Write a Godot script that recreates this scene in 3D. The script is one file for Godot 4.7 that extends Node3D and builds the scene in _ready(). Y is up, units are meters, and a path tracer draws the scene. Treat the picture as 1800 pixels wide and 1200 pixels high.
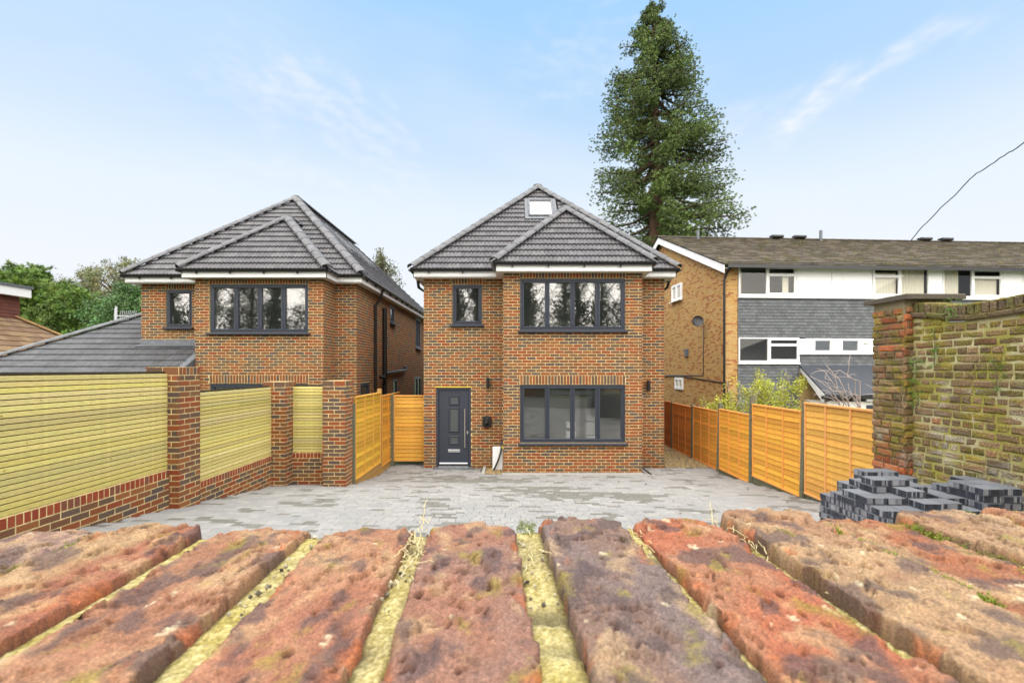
extends Node3D

# ---------------------------------------------------------------- mesh builder
class MB:
	var v := PackedVector3Array()
	var n := PackedVector3Array()
	var c := PackedColorArray()
	var ix := PackedInt32Array()

	func quad(a: Vector3, b: Vector3, d: Vector3, e: Vector3, col := Color.WHITE) -> void:   # counter-clockwise seen from outside
		var nn := (d - a).cross(e - b).normalized()
		var s := v.size()
		v.append(a); v.append(b); v.append(d); v.append(e)
		for i in 4:
			n.append(nn); c.append(col)
		ix.append_array(PackedInt32Array([s, s + 2, s + 1, s, s + 3, s + 2]))

	func tri(a: Vector3, b: Vector3, d: Vector3, col := Color.WHITE) -> void:
		var nn := (b - a).cross(d - a).normalized()
		var s := v.size()
		v.append(a); v.append(b); v.append(d)
		for i in 3:
			n.append(nn); c.append(col)
		ix.append_array(PackedInt32Array([s, s + 2, s + 1]))

	func box(xf: Transform3D, size: Vector3, col := Color.WHITE, back := true) -> void:      # centred; "back" keeps the -z face
		var h := size * 0.5
		var p: Array[Vector3] = []
		for i in 8:
			p.append(xf * Vector3(h.x if i & 1 else -h.x, h.y if i & 2 else -h.y, h.z if i & 4 else -h.z))
		quad(p[4], p[5], p[7], p[6], col)
		quad(p[5], p[1], p[3], p[7], col)
		quad(p[0], p[4], p[6], p[2], col)
		quad(p[6], p[7], p[3], p[2], col)
		quad(p[0], p[1], p[5], p[4], col)
		if back:
			quad(p[1], p[0], p[2], p[3], col)

	func bevel(xf: Transform3D, size: Vector3, b: float, col := Color.WHITE) -> void:        # box whose front (+z) edges are chamfered
		var h := size * 0.5
		var f: Array[Vector3] = []
		var m: Array[Vector3] = []
		var k: Array[Vector3] = []
		for q in [Vector2(-1, -1), Vector2(1, -1), Vector2(1, 1), Vector2(-1, 1)]:
			f.append(xf * Vector3(q.x * (h.x - b), q.y * (h.y - b), h.z))
			m.append(xf * Vector3(q.x * h.x, q.y * h.y, h.z - b))
			k.append(xf * Vector3(q.x * h.x, q.y * h.y, -h.z))
		quad(f[0], f[1], f[2], f[3], col)
		for i in 4:
			var j := (i + 1) % 4
			quad(m[i], m[j], f[j], f[i], col)
			quad(k[i], k[j], m[j], m[i], col)
		quad(k[1], k[0], k[3], k[2], col)

	func tube(pts: PackedVector3Array, radii: PackedFloat32Array, sides := 6, col := Color.WHITE) -> void:
		var s := v.size()
		var prev := Vector3.UP
		for i in pts.size():
			var t := (pts[mini(i + 1, pts.size() - 1)] - pts[maxi(i - 1, 0)]).normalized()
			var a := prev - t * prev.dot(t)
			if a.length() < 0.05:
				a = Vector3.RIGHT - t * t.x
			a = a.normalized()
			prev = a
			var b := t.cross(a)
			for k in sides:
				var an := TAU * k / sides
				var d := a * cos(an) + b * sin(an)
				v.append(pts[i] + d * radii[i]); n.append(d); c.append(col)
		for i in pts.size() - 1:
			for k in sides:
				var p := s + i * sides + k
				var q := s + i * sides + (k + 1) % sides
				ix.append_array(PackedInt32Array([p, p + sides, q, q, p + sides, q + sides]))
		for e in 2:
			var o: int = s if e == 0 else s + (pts.size() - 1) * sides
			for k in range(1, sides - 1):
				ix.append_array(PackedInt32Array([o, o + k, o + k + 1] if e == 0 else [o, o + k + 1, o + k]))

	func append(o: MB, xf: Transform3D) -> void:
		var s := v.size()
		for p in o.v:
			v.append(xf * p)
		for p in o.n:
			n.append((xf.basis * p).normalized())
		c.append_array(o.c)
		for i in o.ix:
			ix.append(i + s)

	func mesh(m: Material) -> ArrayMesh:
		var arr := []
		arr.resize(Mesh.ARRAY_MAX)
		arr[Mesh.ARRAY_VERTEX] = v
		arr[Mesh.ARRAY_NORMAL] = n
		arr[Mesh.ARRAY_COLOR] = c
		arr[Mesh.ARRAY_INDEX] = ix
		var am := ArrayMesh.new()
		am.add_surface_from_arrays(Mesh.PRIMITIVE_TRIANGLES, arr)
		am.surface_set_material(0, m)
		return am

# ---------------------------------------------------------------- shared state and small helpers
const CAM_Y := 2.56
const COURSE := 0.075
var M := {}
var rng := RandomNumberGenerator.new()
var used := {}
var eye := Vector3(0, CAM_Y, 0)
var brick_meshes := {}
var soft := FastNoiseLite.new()
var fine := FastNoiseLite.new()

func P(x: float, y: float, d: float) -> Vector3:      # d metres in front of the camera
	return Vector3(x, y, -d)

func gy(x: float, d: float) -> float:                 # height of the drive: it falls towards the houses
	var run := 11.9 - maxf(d, 0.0)
	if run <= 0.0:
		return 0.0
	return (run * run / 1.6 if run < 0.8 else run - 0.4) * (0.115 - 0.004 * clampf(x, -7.0, 7.0))

func rgb(r: float, g: float, b: float) -> Color:      # sRGB 0-255 as a linear colour
	return Color(r / 255.0, g / 255.0, b / 255.0).srgb_to_linear()

func numbered(called: String) -> String:
	var k: int = used.get(called, 0)
	used[called] = k + 1
	return called if k == 0 else "%s_%03d" % [called, k]

func tag(o: Node3D, label: String, category: String, group := "") -> Node3D:
	o.set_meta("label", label)
	o.set_meta("category", category)
	if group:
		o.set_meta("group", group)
	return o

func thing(called: String, label: String, category: String, at := Vector3.ZERO, group := "") -> Node3D:
	var o := Node3D.new()
	o.name = numbered(called)
	add_child(o)
	o.position = at
	return tag(o, label, category, group)

func piece(called: String, mesh: Mesh, parent: Node, xf := Transform3D(), kind := "") -> MeshInstance3D:
	var o := MeshInstance3D.new()
	o.mesh = mesh
	if parent == self:
		o.name = numbered(called)
	else:
		var key := "%d/%s" % [parent.get_instance_id(), called]
		var k: int = used.get(key, 0)
		used[key] = k + 1
		o.name = called if k == 0 else "%s_%03d" % [called, k]
	o.transform = xf
	parent.add_child(o)
	if kind:
		o.set_meta("kind", kind)
	return o

func part(called: String, mb: MB, m: Material, parent: Node, kind := "") -> MeshInstance3D:
	var xf := Transform3D()
	if parent is Node3D and parent != self:
		xf = global_of(parent).affine_inverse()
	return piece(called, mb.mesh(m), parent, xf, kind)

func global_of(nd: Node) -> Transform3D:
	var t := Transform3D()
	while nd is Node3D and nd != self:
		t = nd.transform * t
		nd = nd.get_parent()
	return t

func place(called: String, mesh: Mesh, parent: Node, world: Transform3D, kind := "") -> MeshInstance3D:
	return piece(called, mesh, parent, global_of(parent).affine_inverse() * world, kind)

func struct(called: String, mb: MB, m: Material) -> MeshInstance3D:
	return piece(called, mb.mesh(m), self, Transform3D(), "structure")

func frame_of(o: Vector3, u: Vector3, n: Vector3) -> Transform3D:   # x along u, y up, z outwards
	return Transform3D(Basis(u, n.cross(u).normalized(), n), o)

func bar(mb: MB, a: Vector3, b: Vector3, w: float, h: float, col := Color.WHITE, up := Vector3.UP) -> void:
	var t := (b - a).normalized()
	var side := t.cross(up)
	if side.length() < 0.01:
		side = Vector3.RIGHT
	side = side.normalized()
	mb.box(Transform3D(Basis(side, t.cross(side) * -1.0, -t), (a + b) * 0.5), Vector3(w, h, a.distance_to(b)), col)

func noise_tex(freq: float, seed_: int, lo: float, hi: float, octaves := 4, size := 512, type := FastNoiseLite.TYPE_SIMPLEX_SMOOTH) -> NoiseTexture2D:
	var f := FastNoiseLite.new()
	f.noise_type = type
	f.frequency = freq
	f.seed = seed_
	f.fractal_octaves = octaves
	var t := NoiseTexture2D.new()
	t.width = size
	t.height = size
	t.seamless = true
	t.noise = f
	var g := Gradient.new()
	g.set_color(0, Color(lo, lo, lo))
	g.set_color(1, Color(hi, hi, hi))
	t.color_ramp = g
	return t

func mat(called: String, col: Color, rough: float, tex: Texture2D = null, scale := Vector3.ONE, bump: Texture2D = null, bump_cm := 0.0, vertex := false) -> StandardMaterial3D:
	var m := StandardMaterial3D.new()
	m.resource_name = called
	m.albedo_color = col.linear_to_srgb()
	m.roughness = rough
	m.vertex_color_use_as_albedo = vertex
	if tex or bump:
		m.uv1_triplanar = true
		m.uv1_world_triplanar = true
		m.uv1_scale = scale
		m.uv1_triplanar_sharpness = 4.0
	if tex:
		m.albedo_texture = tex
	if bump:
		m.heightmap_enabled = true
		m.heightmap_texture = bump
		m.heightmap_scale = bump_cm
	M[called] = m
	return m

func materials() -> void:
	var speck := noise_tex(0.06, 3, 0.62, 1.0, 5)
	var blot := noise_tex(0.012, 5, 0.7, 1.0, 5)
	var grain := noise_tex(0.03, 9, 0.5, 1.12, 5)
	var wood := noise_tex(0.03, 10, 0.74, 1.04, 5)
	var rough := noise_tex(0.05, 11, 0.0, 1.0, 5)
	var grit := noise_tex(0.09, 13, 0.68, 1.08, 5)
	mat("brick", Color.WHITE, 0.9, speck, Vector3.ONE * 3.0, rough, 0.10, true)
	mat("mortar", rgb(232, 208, 150), 0.95, blot, Vector3.ONE * 1.2)
	mat("porch", Color(0.035, 0.04, 0.052), 0.6)
	mat("mortar_ochre", Color(0.66, 0.45, 0.20), 0.95, blot, Vector3.ONE * 1.2)
	mat("tile", Color.WHITE, 0.62, blot, Vector3.ONE * 0.9, null, 0.0, true)
	mat("old_tile", Color.WHITE, 0.95, speck, Vector3.ONE * 1.1, rough, 0.6, true)
	mat("felt", Color(0.012, 0.012, 0.013), 0.95)
	mat("white", Color(0.82, 0.82, 0.82), 0.4)
	mat("cream", Color(0.72, 0.70, 0.64), 0.7)
	mat("dark", Color(0.030, 0.036, 0.052), 0.38)
	mat("black", Color(0.008, 0.008, 0.009), 0.35)
	mat("steel", Color(0.62, 0.62, 0.64), 0.3).metallic = 0.9
	mat("lead", Color(0.16, 0.17, 0.19), 0.55, blot, Vector3.ONE * 1.5)
	mat("slat", Color.WHITE, 0.75, wood, Vector3(14, 14, 0.7), null, 0.0, true)
	mat("slat_cross", Color.WHITE, 0.75, wood, Vector3(0.7, 14, 14), null, 0.0, true)
	mat("board", Color.WHITE, 0.75, wood, Vector3(10, 10, 0.5), wood, 0.1, true)
	mat("board_cross", Color.WHITE, 0.75, wood, Vector3(0.5, 10, 10), wood, 0.1, true)
	mat("post", Color(0.20, 0.20, 0.12), 0.85, grain, Vector3(9, 0.6, 9))
	mat("post_new", Color(0.56, 0.32, 0.09), 0.8, grain, Vector3(9, 0.6, 9))
	mat("paver", Color.WHITE, 0.8, speck, Vector3.ONE * 2.2, rough, 0.2, true)
	mat("sand", Color(0.20, 0.19, 0.17), 1.0, speck, Vector3.ONE * 2.0)
	mat("earth", Color(0.11, 0.10, 0.05), 1.0, speck, Vector3.ONE * 0.8)
	mat("grass", Color(0.07, 0.10, 0.03), 1.0, speck, Vector3.ONE * 0.4)
	mat("asphalt", Color(0.06, 0.06, 0.06), 0.95, speck, Vector3.ONE * 2.0)
	mat("gravel", Color.WHITE, 0.95, null, Vector3.ONE, null, 0.0, true)
	mat("slate", Color.WHITE, 0.6, speck, Vector3.ONE * 2.0, rough, 0.3, true)
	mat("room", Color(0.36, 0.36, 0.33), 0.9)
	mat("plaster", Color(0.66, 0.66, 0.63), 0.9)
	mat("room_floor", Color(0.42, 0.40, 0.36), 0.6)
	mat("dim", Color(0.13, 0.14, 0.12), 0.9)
	mat("door_dark", Color(0.05, 0.045, 0.04), 0.6)
	mat("curtain", Color(0.55, 0.52, 0.42), 0.9)
	mat("bark", Color(0.20, 0.11, 0.07), 1.0, speck, Vector3(1.6, 0.25, 1.6), rough, 4.0)
	mat("limb", Color(0.085, 0.05, 0.033), 1.0)
	mat("twig", Color(0.13, 0.10, 0.08), 1.0)
	mat("pale_twig", Color(0.40, 0.33, 0.30), 1.0)
	mat("old_brick", Color.WHITE, 0.95, noise_tex(0.045, 23, 0.35, 1.25, 5), Vector3.ONE * 2.6, rough, 0.35, true)
	mat("old_mortar", Color.WHITE, 1.0, speck, Vector3.ONE * 3.0, rough, 0.4, true)
	mat("coping", Color.WHITE, 0.93, grit, Vector3.ONE * 12.0, noise_tex(0.12, 17, 0.0, 1.0, 5), 0.03, true)
	mat("joint", Color.WHITE, 0.97, grit, Vector3.ONE * 9.0, noise_tex(0.2, 19, 0.0, 1.0, 4), 0.05, true)
	mat("block", Color.WHITE, 0.75, speck, Vector3.ONE * 4.0, rough, 0.3, true)
	mat("straw", Color(0.62, 0.52, 0.28), 0.9)
	mat("tag", Color(0.62, 0.48, 0.04), 0.6)
	mat("alloy", Color(0.55, 0.56, 0.58), 0.4)
	mat("stone", Color.WHITE, 0.95, speck, Vector3.ONE * 2.5, rough, 1.0, true)
	var leaf := mat("leaf", Color.WHITE, 0.6, null, Vector3.ONE, null, 0.0, true)
	leaf.backlight_enabled = true
	leaf.backlight = Color(0.35, 0.35, 0.2)
	leaf.cull_mode = BaseMaterial3D.CULL_DISABLED
	var glass := StandardMaterial3D.new()
	glass.transparency = BaseMaterial3D.TRANSPARENCY_ALPHA
	glass.albedo_color = Color(0.5, 0.55, 0.53, 0.01)
	glass.roughness = 0.02
	glass.cull_mode = BaseMaterial3D.CULL_DISABLED
	glass.resource_name = "glass"
	M["glass"] = glass
	var frost := StandardMaterial3D.new()
	frost.resource_name = "frosted"
	frost.albedo_color = Color(0.36, 0.38, 0.38)
	frost.roughness = 0.25
	frost.albedo_texture = speck
	frost.uv1_triplanar = true
	frost.uv1_world_triplanar = true
	frost.uv1_scale = Vector3.ONE * 4.0
	M["frosted"] = frost

# ---------------------------------------------------------------- sky
func make_sky() -> ImageTexture:
	var w := 2048
	var h := 1024
	var im := Image.create(w, h, false, Image.FORMAT_RGBF)
	var a := FastNoiseLite.new()
	a.seed = 4
	a.frequency = 1.0
	a.fractal_octaves = 5
	var b := FastNoiseLite.new()
	b.seed = 8
	b.frequency = 1.0
	b.fractal_octaves = 3
	var top := rgb(158, 209, 254)
	var mid := rgb(188, 220, 254)
	var low := rgb(232, 243, 254)
	var white := rgb(243, 247, 253)
	# wisps of cirrus: from, to (degrees east of the view, degrees up), width, strength
	var wisps := [[-31.0, 28.0, -10.0, 19.0, 2.6, 0.42], [-30.0, 20.5, -16.0, 18.0, 0.9, 0.3], [29.0, 22.5, 35.5, 26.5, 0.9, 0.7], [34.0, 25.0, 44.0, 27.5, 0.7, 0.6], [20.0, 23.0, 33.0, 23.5, 1.4, 0.3], [0.0, 31.0, 22.0, 28.0, 2.8, 0.25], [-105.0, 30.0, -75.0, 36.0, 5.0, 0.3], [60.0, 30.0, 100.0, 42.0, 4.0, 0.45], [120.0, 30.0, 160.0, 20.0, 5.0, 0.5], [-150.0, 40.0, -100.0, 25.0, 5.0, 0.5], [170.0, 45.0, 220.0, 35.0, 5.0, 0.45]]
	for y in h:
		var el := 90.0 - 180.0 * (y + 0.5) / h
		if el < -1.0:
			im.fill_rect(Rect2i(0, y, w, h - y), Color(0.34, 0.36, 0.36))
			break
		var base := white.lerp(low, smoothstep(5.0, 19.0, el)).lerp(mid, smoothstep(16.0, 29.0, el)).lerp(top, smoothstep(24.0, 44.0, el))
		for x in w:
			var az := fposmod(360.0 * (x + 0.5) / w + 180.0, 360.0) - 180.0     # Godot puts the view along -z at the picture's edge
			var el2 := maxf(el, 0.5)
			# streaks lie along the high wind, so the noise is stretched from west to east
			var dir := Vector3(sin(deg_to_rad(az)) * cos(deg_to_rad(el2)), sin(deg_to_rad(el2)), cos(deg_to_rad(az)) * cos(deg_to_rad(el2)))
			var pl := dir / (dir.y + 0.18)
			var q := a.get_noise_3d(pl.x * 0.55 + pl.z * 0.25, pl.z * 1.1 - pl.x * 0.5, 0.3)
			var veil := smoothstep(-0.15, 0.55, q) * 0.24
			for k in wisps:
				var da := fposmod(az - k[0] + 180.0, 360.0) - 180.0
				if absf(da) > 70.0:
					continue
				var t := Vector2(k[2] - k[0], k[3] - k[1])
				var p := Vector2(da, el - k[1])
				var s := clampf(p.dot(t) / t.length_squared(), -0.3, 1.3)
				var across := p.dot(Vector2(-t.y, t.x).normalized())
				var f := b.get_noise_2d(p.dot(t.normalized()) * 0.16, across * 0.5 + k[0])
				across += f * k[4] * 1.4 - k[4] * 1.1 * sin(s * PI)
				var along := smoothstep(-0.25, 0.3, s) * (1.0 - smoothstep(0.7, 1.25, s))
				veil += k[5] * along * exp(-across * across / (k[4] * k[4])) * (0.65 + 0.7 * b.get_noise_2d(az * 0.35, el * 1.1))
			var c := base.lerp(white, clampf(veil, 0.0, 0.9))
			im.set_pixel(x, y, c)
	return ImageTexture.create_from_image(im)

# ---------------------------------------------------------------- brickwork
var NEW_TONES: Array[Color] = []
var RED_TONES: Array[Color] = []

func brick_mesh(w: float, h: float, tone: Color, m: Material) -> ArrayMesh:
	var key := "%d/%d/%s/%s" % [roundi(w * 1000), roundi(h * 1000), tone.to_html(), m.resource_name]
	if not brick_meshes.has(key):
		var b := MB.new()
		b.bevel(Transform3D(), Vector3(w - 0.003, h - 0.003, 0.024), 0.002, tone)
		brick_meshes[key] = b.mesh(m)
	return brick_meshes[key]

func near_score(p: Vector3, n: Vector3) -> float:
	var d := p - eye
	var k := d.length()
	return maxf(0.05, -d.normalized().dot(n)) / k

# openings: [u0, v0, u1, v1] left free; soldiers: [u0, v0, u1, v1] filled with bricks on end; top: callable u -> height
func brick_face(out: Array, back: MB, o: Vector3, u: Vector3, n: Vector3, length: float, height: float, openings := [], soldiers := [], tones: Array[Color] = [], top: Variant = null, ext := 0.0, seed_ := 1, red := false) -> void:
	var r := RandomNumberGenerator.new()
	r.seed = seed_
	if tones.is_empty():
		tones = NEW_TONES
	var v := Vector3.UP
	var xs := [0.0, length]
	var ys := [0.0, height]
	for q in openings:
		xs.append_array([clampf(q[0], 0, length), clampf(q[2], 0, length)])
		ys.append_array([clampf(q[1], 0, height), clampf(q[3], 0, height)])
	xs.sort()
	ys.sort()
	if top != null:
		var steps := 12
		for i in steps:
			var a := length * i / steps
			var b := length * (i + 1) / steps
			back.quad(o + u * a, o + u * b, o + u * b + v * top.call(b), o + u * a + v * top.call(a))
	else:
		for i in xs.size() - 1:
			for j in ys.size() - 1:
				if xs[i + 1] - xs[i] < 0.001 or ys[j + 1] - ys[j] < 0.001:
					continue
				var cx: float = (xs[i] + xs[i + 1]) * 0.5
				var cy: float = (ys[j] + ys[j + 1]) * 0.5
				var free := true
				for q in openings:
					if cx > q[0] and cx < q[2] and cy > q[1] and cy < q[3]:
						free = false
				if free:
					back.quad(o + u * xs[i] + v * ys[j], o + u * xs[i + 1] + v * ys[j], o + u * xs[i + 1] + v * ys[j + 1], o + u * xs[i] + v * ys[j + 1])
	for q in openings:     # the returns of each opening
		var a = o + u * q[0] + v * q[1]
		var b = o + u * q[2] + v * q[1]
		var hh = v * (q[3] - q[1])
		var dn := -n * 0.11
		back.quad(a + dn, a, a + hh, a + hh + dn)
		back.quad(b, b + dn, b + hh + dn, b + hh)
		back.quad(a + hh, b + hh, b + hh + dn, a + hh + dn)
		back.quad(a + dn, b + dn, b, a)
	var bs := Basis(u, v, n)
	for j in int(ceil(height / COURSE)):
		var v0 := j * COURSE + 0.005
		var v1 := minf(v0 + 0.065, height)
		if v1 - v0 < 0.02:
			continue
		var at := -0.1125 if j % 2 else 0.0
		while at < length + ext:
			var spans := [[maxf(at + 0.005, -ext), minf(at + 0.22, length + ext), v0, v1]]
			at += 0.225
			for q in openings + soldiers:
				var gap := 0.0 if q in openings else 0.01
				if v1 <= q[1] + 0.002 or v0 >= q[3] - 0.002:
					continue
				var keep := []
				for s in spans:
					if q[2] <= s[0] or q[0] >= s[1]:
						keep.append(s)
						continue
					if q[0] - s[0] > 0.02:
						keep.append([s[0], q[0] - gap, s[2], s[3]])
					if s[1] - q[2] > 0.02:
						keep.append([q[2] + gap, s[1], s[2], s[3]])
					if q[1] - s[2] > 0.012:
						keep.append([maxf(s[0], q[0]), minf(s[1], q[2]), s[2], q[1]])
					if s[3] - q[3] > 0.012:
						keep.append([maxf(s[0], q[0]), minf(s[1], q[2]), q[3], s[3]])
				spans = keep
			for s in spans:
				var w: float = s[1] - s[0]
				if w < 0.02:
					continue
				var hh: float = s[3] - s[2]
				var cu: float = (s[0] + s[1]) * 0.5
				if top != null:
					hh = minf(hh, top.call(cu) - s[2])
					if hh < 0.02:
						continue
				if w > 0.19:
					w = 0.215
				var tone: Color = tones[r.randi() % tones.size()]
				var pos: Vector3 = o + u * cu + v * (s[2] + hh * 0.5) + n * (-0.009 + r.randf_range(-0.001, 0.001))
				out.append([near_score(pos, n), Transform3D(bs.rotated(n, r.randf_range(-0.006, 0.006)), pos), w, hh, tone])
	for q in soldiers:
		var k := int(round((q[2] - q[0]) / (q[4] if q.size() > 4 else COURSE)))
		var step: float = (q[2] - q[0]) / k
		for i in k:
			var tone: Color = (RED_TONES if red else tones)[r.randi() % (RED_TONES if red else tones).size()]
			var pos: Vector3 = o + u * (q[0] + step * (i + 0.5)) + v * (q[1] + q[3]) * 0.5 + n * (-0.0085 + r.randf_range(-0.001, 0.001))
			out.append([near_score(pos, n), Transform3D(bs, pos), step - 0.01, q[3] - q[1] - 0.01, tone])

func lay_bricks(out: Array, parent: Node3D, m: Material, most := 300, called := "brick") -> void:
	out.sort_custom(func(a, b): return a[0] > b[0])
	var rest := MB.new()
	for i in out.size():
		var k: Array = out[i]
		if i < most:
			place(called, brick_mesh(k[2], k[3], k[4], m), parent, k[1])
		else:
			rest.bevel(k[1], Vector3(k[2] - 0.003, k[3] - 0.003, 0.024), 0.002, k[4])
	if rest.v.size():
		part("brickwork", rest, m, parent, "stuff")

# ---------------------------------------------------------------- roofs
var tile_cache := {}

# a roof slope in its own axes: x along the eave, y up the slope, z out of it
func tile_slope(out: Array, under: MB, a: Vector3, u: Vector3, s: Vector3, length: float, rise: float, k0: float, k1: float, tones: Array[Color], gauge := 0.27, tw := 0.3, waves := 3, amp := 0.017, lift := 0.032, seed_ := 1, skip: Variant = null) -> void:
	var r := RandomNumberGenerator.new()
	r.seed = seed_
	var n := u.cross(s).normalized()
	var bs := Basis(u, s, n)
	under.quad(a, a + u * length, a + u * (length - k1 * rise) + s * rise, a + u * k0 * rise + s * rise)
	for j in int(ceil(rise / gauge)):
		var b0 := j * gauge - 0.02
		var b1 := minf(b0 + gauge + 0.01, rise)
		var lo0 := maxf(b0, 0.0) * k0
		var lo1 := b1 * k0
		var hi0 := length - maxf(b0, 0.0) * k1
		var hi1 := length - b1 * k1
		var i0 := int(floor(minf(lo0, lo1) / tw))
		var i1 := int(ceil(maxf(hi0, hi1) / tw))
		for i in range(i0, i1):
			var x0 := i * tw
			var tone: Color = tones[r.randi() % tones.size()]
			if x0 + tw <= minf(lo0, lo1) or x0 >= maxf(hi0, hi1):
				continue
			var at := a + u * x0 + s * b0
			if skip != null and skip.call(at + u * tw * 0.5 + s * gauge * 0.5):
				continue
			var whole := x0 >= maxf(lo0, lo1) and x0 + tw <= minf(hi0, hi1) and b1 - b0 > gauge
			var key := "%s/%d/%d/%.3f" % [tone.to_html(), roundi(tw * 1000), roundi(gauge * 1000), amp]
			var mb: MB
			if whole and tile_cache.has(key):
				mb = tile_cache[key][0]
			else:
				mb = MB.new()
				var seg := waves * 6 if waves else 1
				var len_ := b1 - b0
				for g in seg:
					var pa := tw * g / seg
					var pb := tw * (g + 1) / seg
					var ha := wave(pa / tw * waves) * amp
					var hb := wave(pb / tw * waves) * amp
					var p := [clampf(pa, lo0 - x0, hi0 - x0), clampf(pb, lo0 - x0, hi0 - x0), clampf(pb, lo1 - x0, hi1 - x0), clampf(pa, lo1 - x0, hi1 - x0)]
					if p[1] - p[0] < 0.0005 and p[2] - p[3] < 0.0005:
						continue
					var q0 := Vector3(p[0], 0, ha + lift)
					var q1 := Vector3(p[1], 0, hb + lift)
					mb.quad(q0, q1, Vector3(p[2], len_, hb + 0.004), Vector3(p[3], len_, ha + 0.004), tone)
					mb.quad(Vector3(p[0], 0, ha * 0.6 + 0.001), Vector3(p[1], 0, hb * 0.6 + 0.001), q1, q0, tone)
				if mb.v.is_empty():
					continue
				if whole:
					tile_cache[key] = [mb, {}]
			out.append([near_score(at, n), Transform3D(bs, at), mb, key if whole else ""])

func wave(t: float) -> float:
	var f = t - floor(t)
	return pow(sin(f * PI), 1.4)

func lay_tiles(out: Array, parent: Node3D, m: Material, most := 300, called := "roof_tile", mass := "tiling") -> void:
	out.sort_custom(func(a, b): return a[0] > b[0])
	var rest := MB.new()
	for i in out.size():
		var k: Array = out[i]
		if i < most:
			var me: ArrayMesh
			if k[3] != "":
				var c: Dictionary = tile_cache[k[3]][1]
				if not c.has(m):
					c[m] = k[2].mesh(m)
				me = c[m]
			else:
				me = k[2].mesh(m)
			place(called, me, parent, k[1])
		else:
			rest.append(k[2], k[1])
	if rest.v.size():
		part(mass, rest, m, parent, "stuff")

func cap_line(parent: Node3D, a: Vector3, b: Vector3, m: Material, tones: Array[Color], step := 0.42, rad := 0.155, called := "hip_tile") -> void:
	var t := (b - a).normalized()
	var k := maxi(1, int(round(a.distance_to(b) / step)))
	var len_ := a.distance_to(b) / k
	var side := t.cross(Vector3.UP).normalized()
	var up := side.cross(t)
	var bs := Basis(side, up, -t)
	var cache := {}
	for i in k:
		var tone: Color = tones[(i * 7 + 3) % tones.size()]
		if not cache.has(tone):
			var mb := MB.new()
			var seg := 8
			for g in seg:
				var a0 := PI * g / seg
				var a1 := PI * (g + 1) / seg
				var r0 := rad
				var r1 := rad - 0.014
				var p0 := Vector3(cos(a0) * r0, sin(a0) * r0 * 0.62, 0.015)
				var p1 := Vector3(cos(a1) * r0, sin(a1) * r0 * 0.62, 0.015)
				var q0 := Vector3(cos(a0) * r1, sin(a0) * r1 * 0.62, -len_ - 0.005)
				var q1 := Vector3(cos(a1) * r1, sin(a1) * r1 * 0.62, -len_ - 0.005)
				mb.quad(p1, p0, q0, q1, tone)
				mb.quad(Vector3(p0.x * 0.82, p0.y * 0.75, 0.015), Vector3(p1.x * 0.82, p1.y * 0.75, 0.015), p1, p0, tone)
			cache[tone] = mb.mesh(m)
		place(called, cache[tone], parent, Transform3D(bs, a + t * len_ * i + up * (0.0)))

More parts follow.
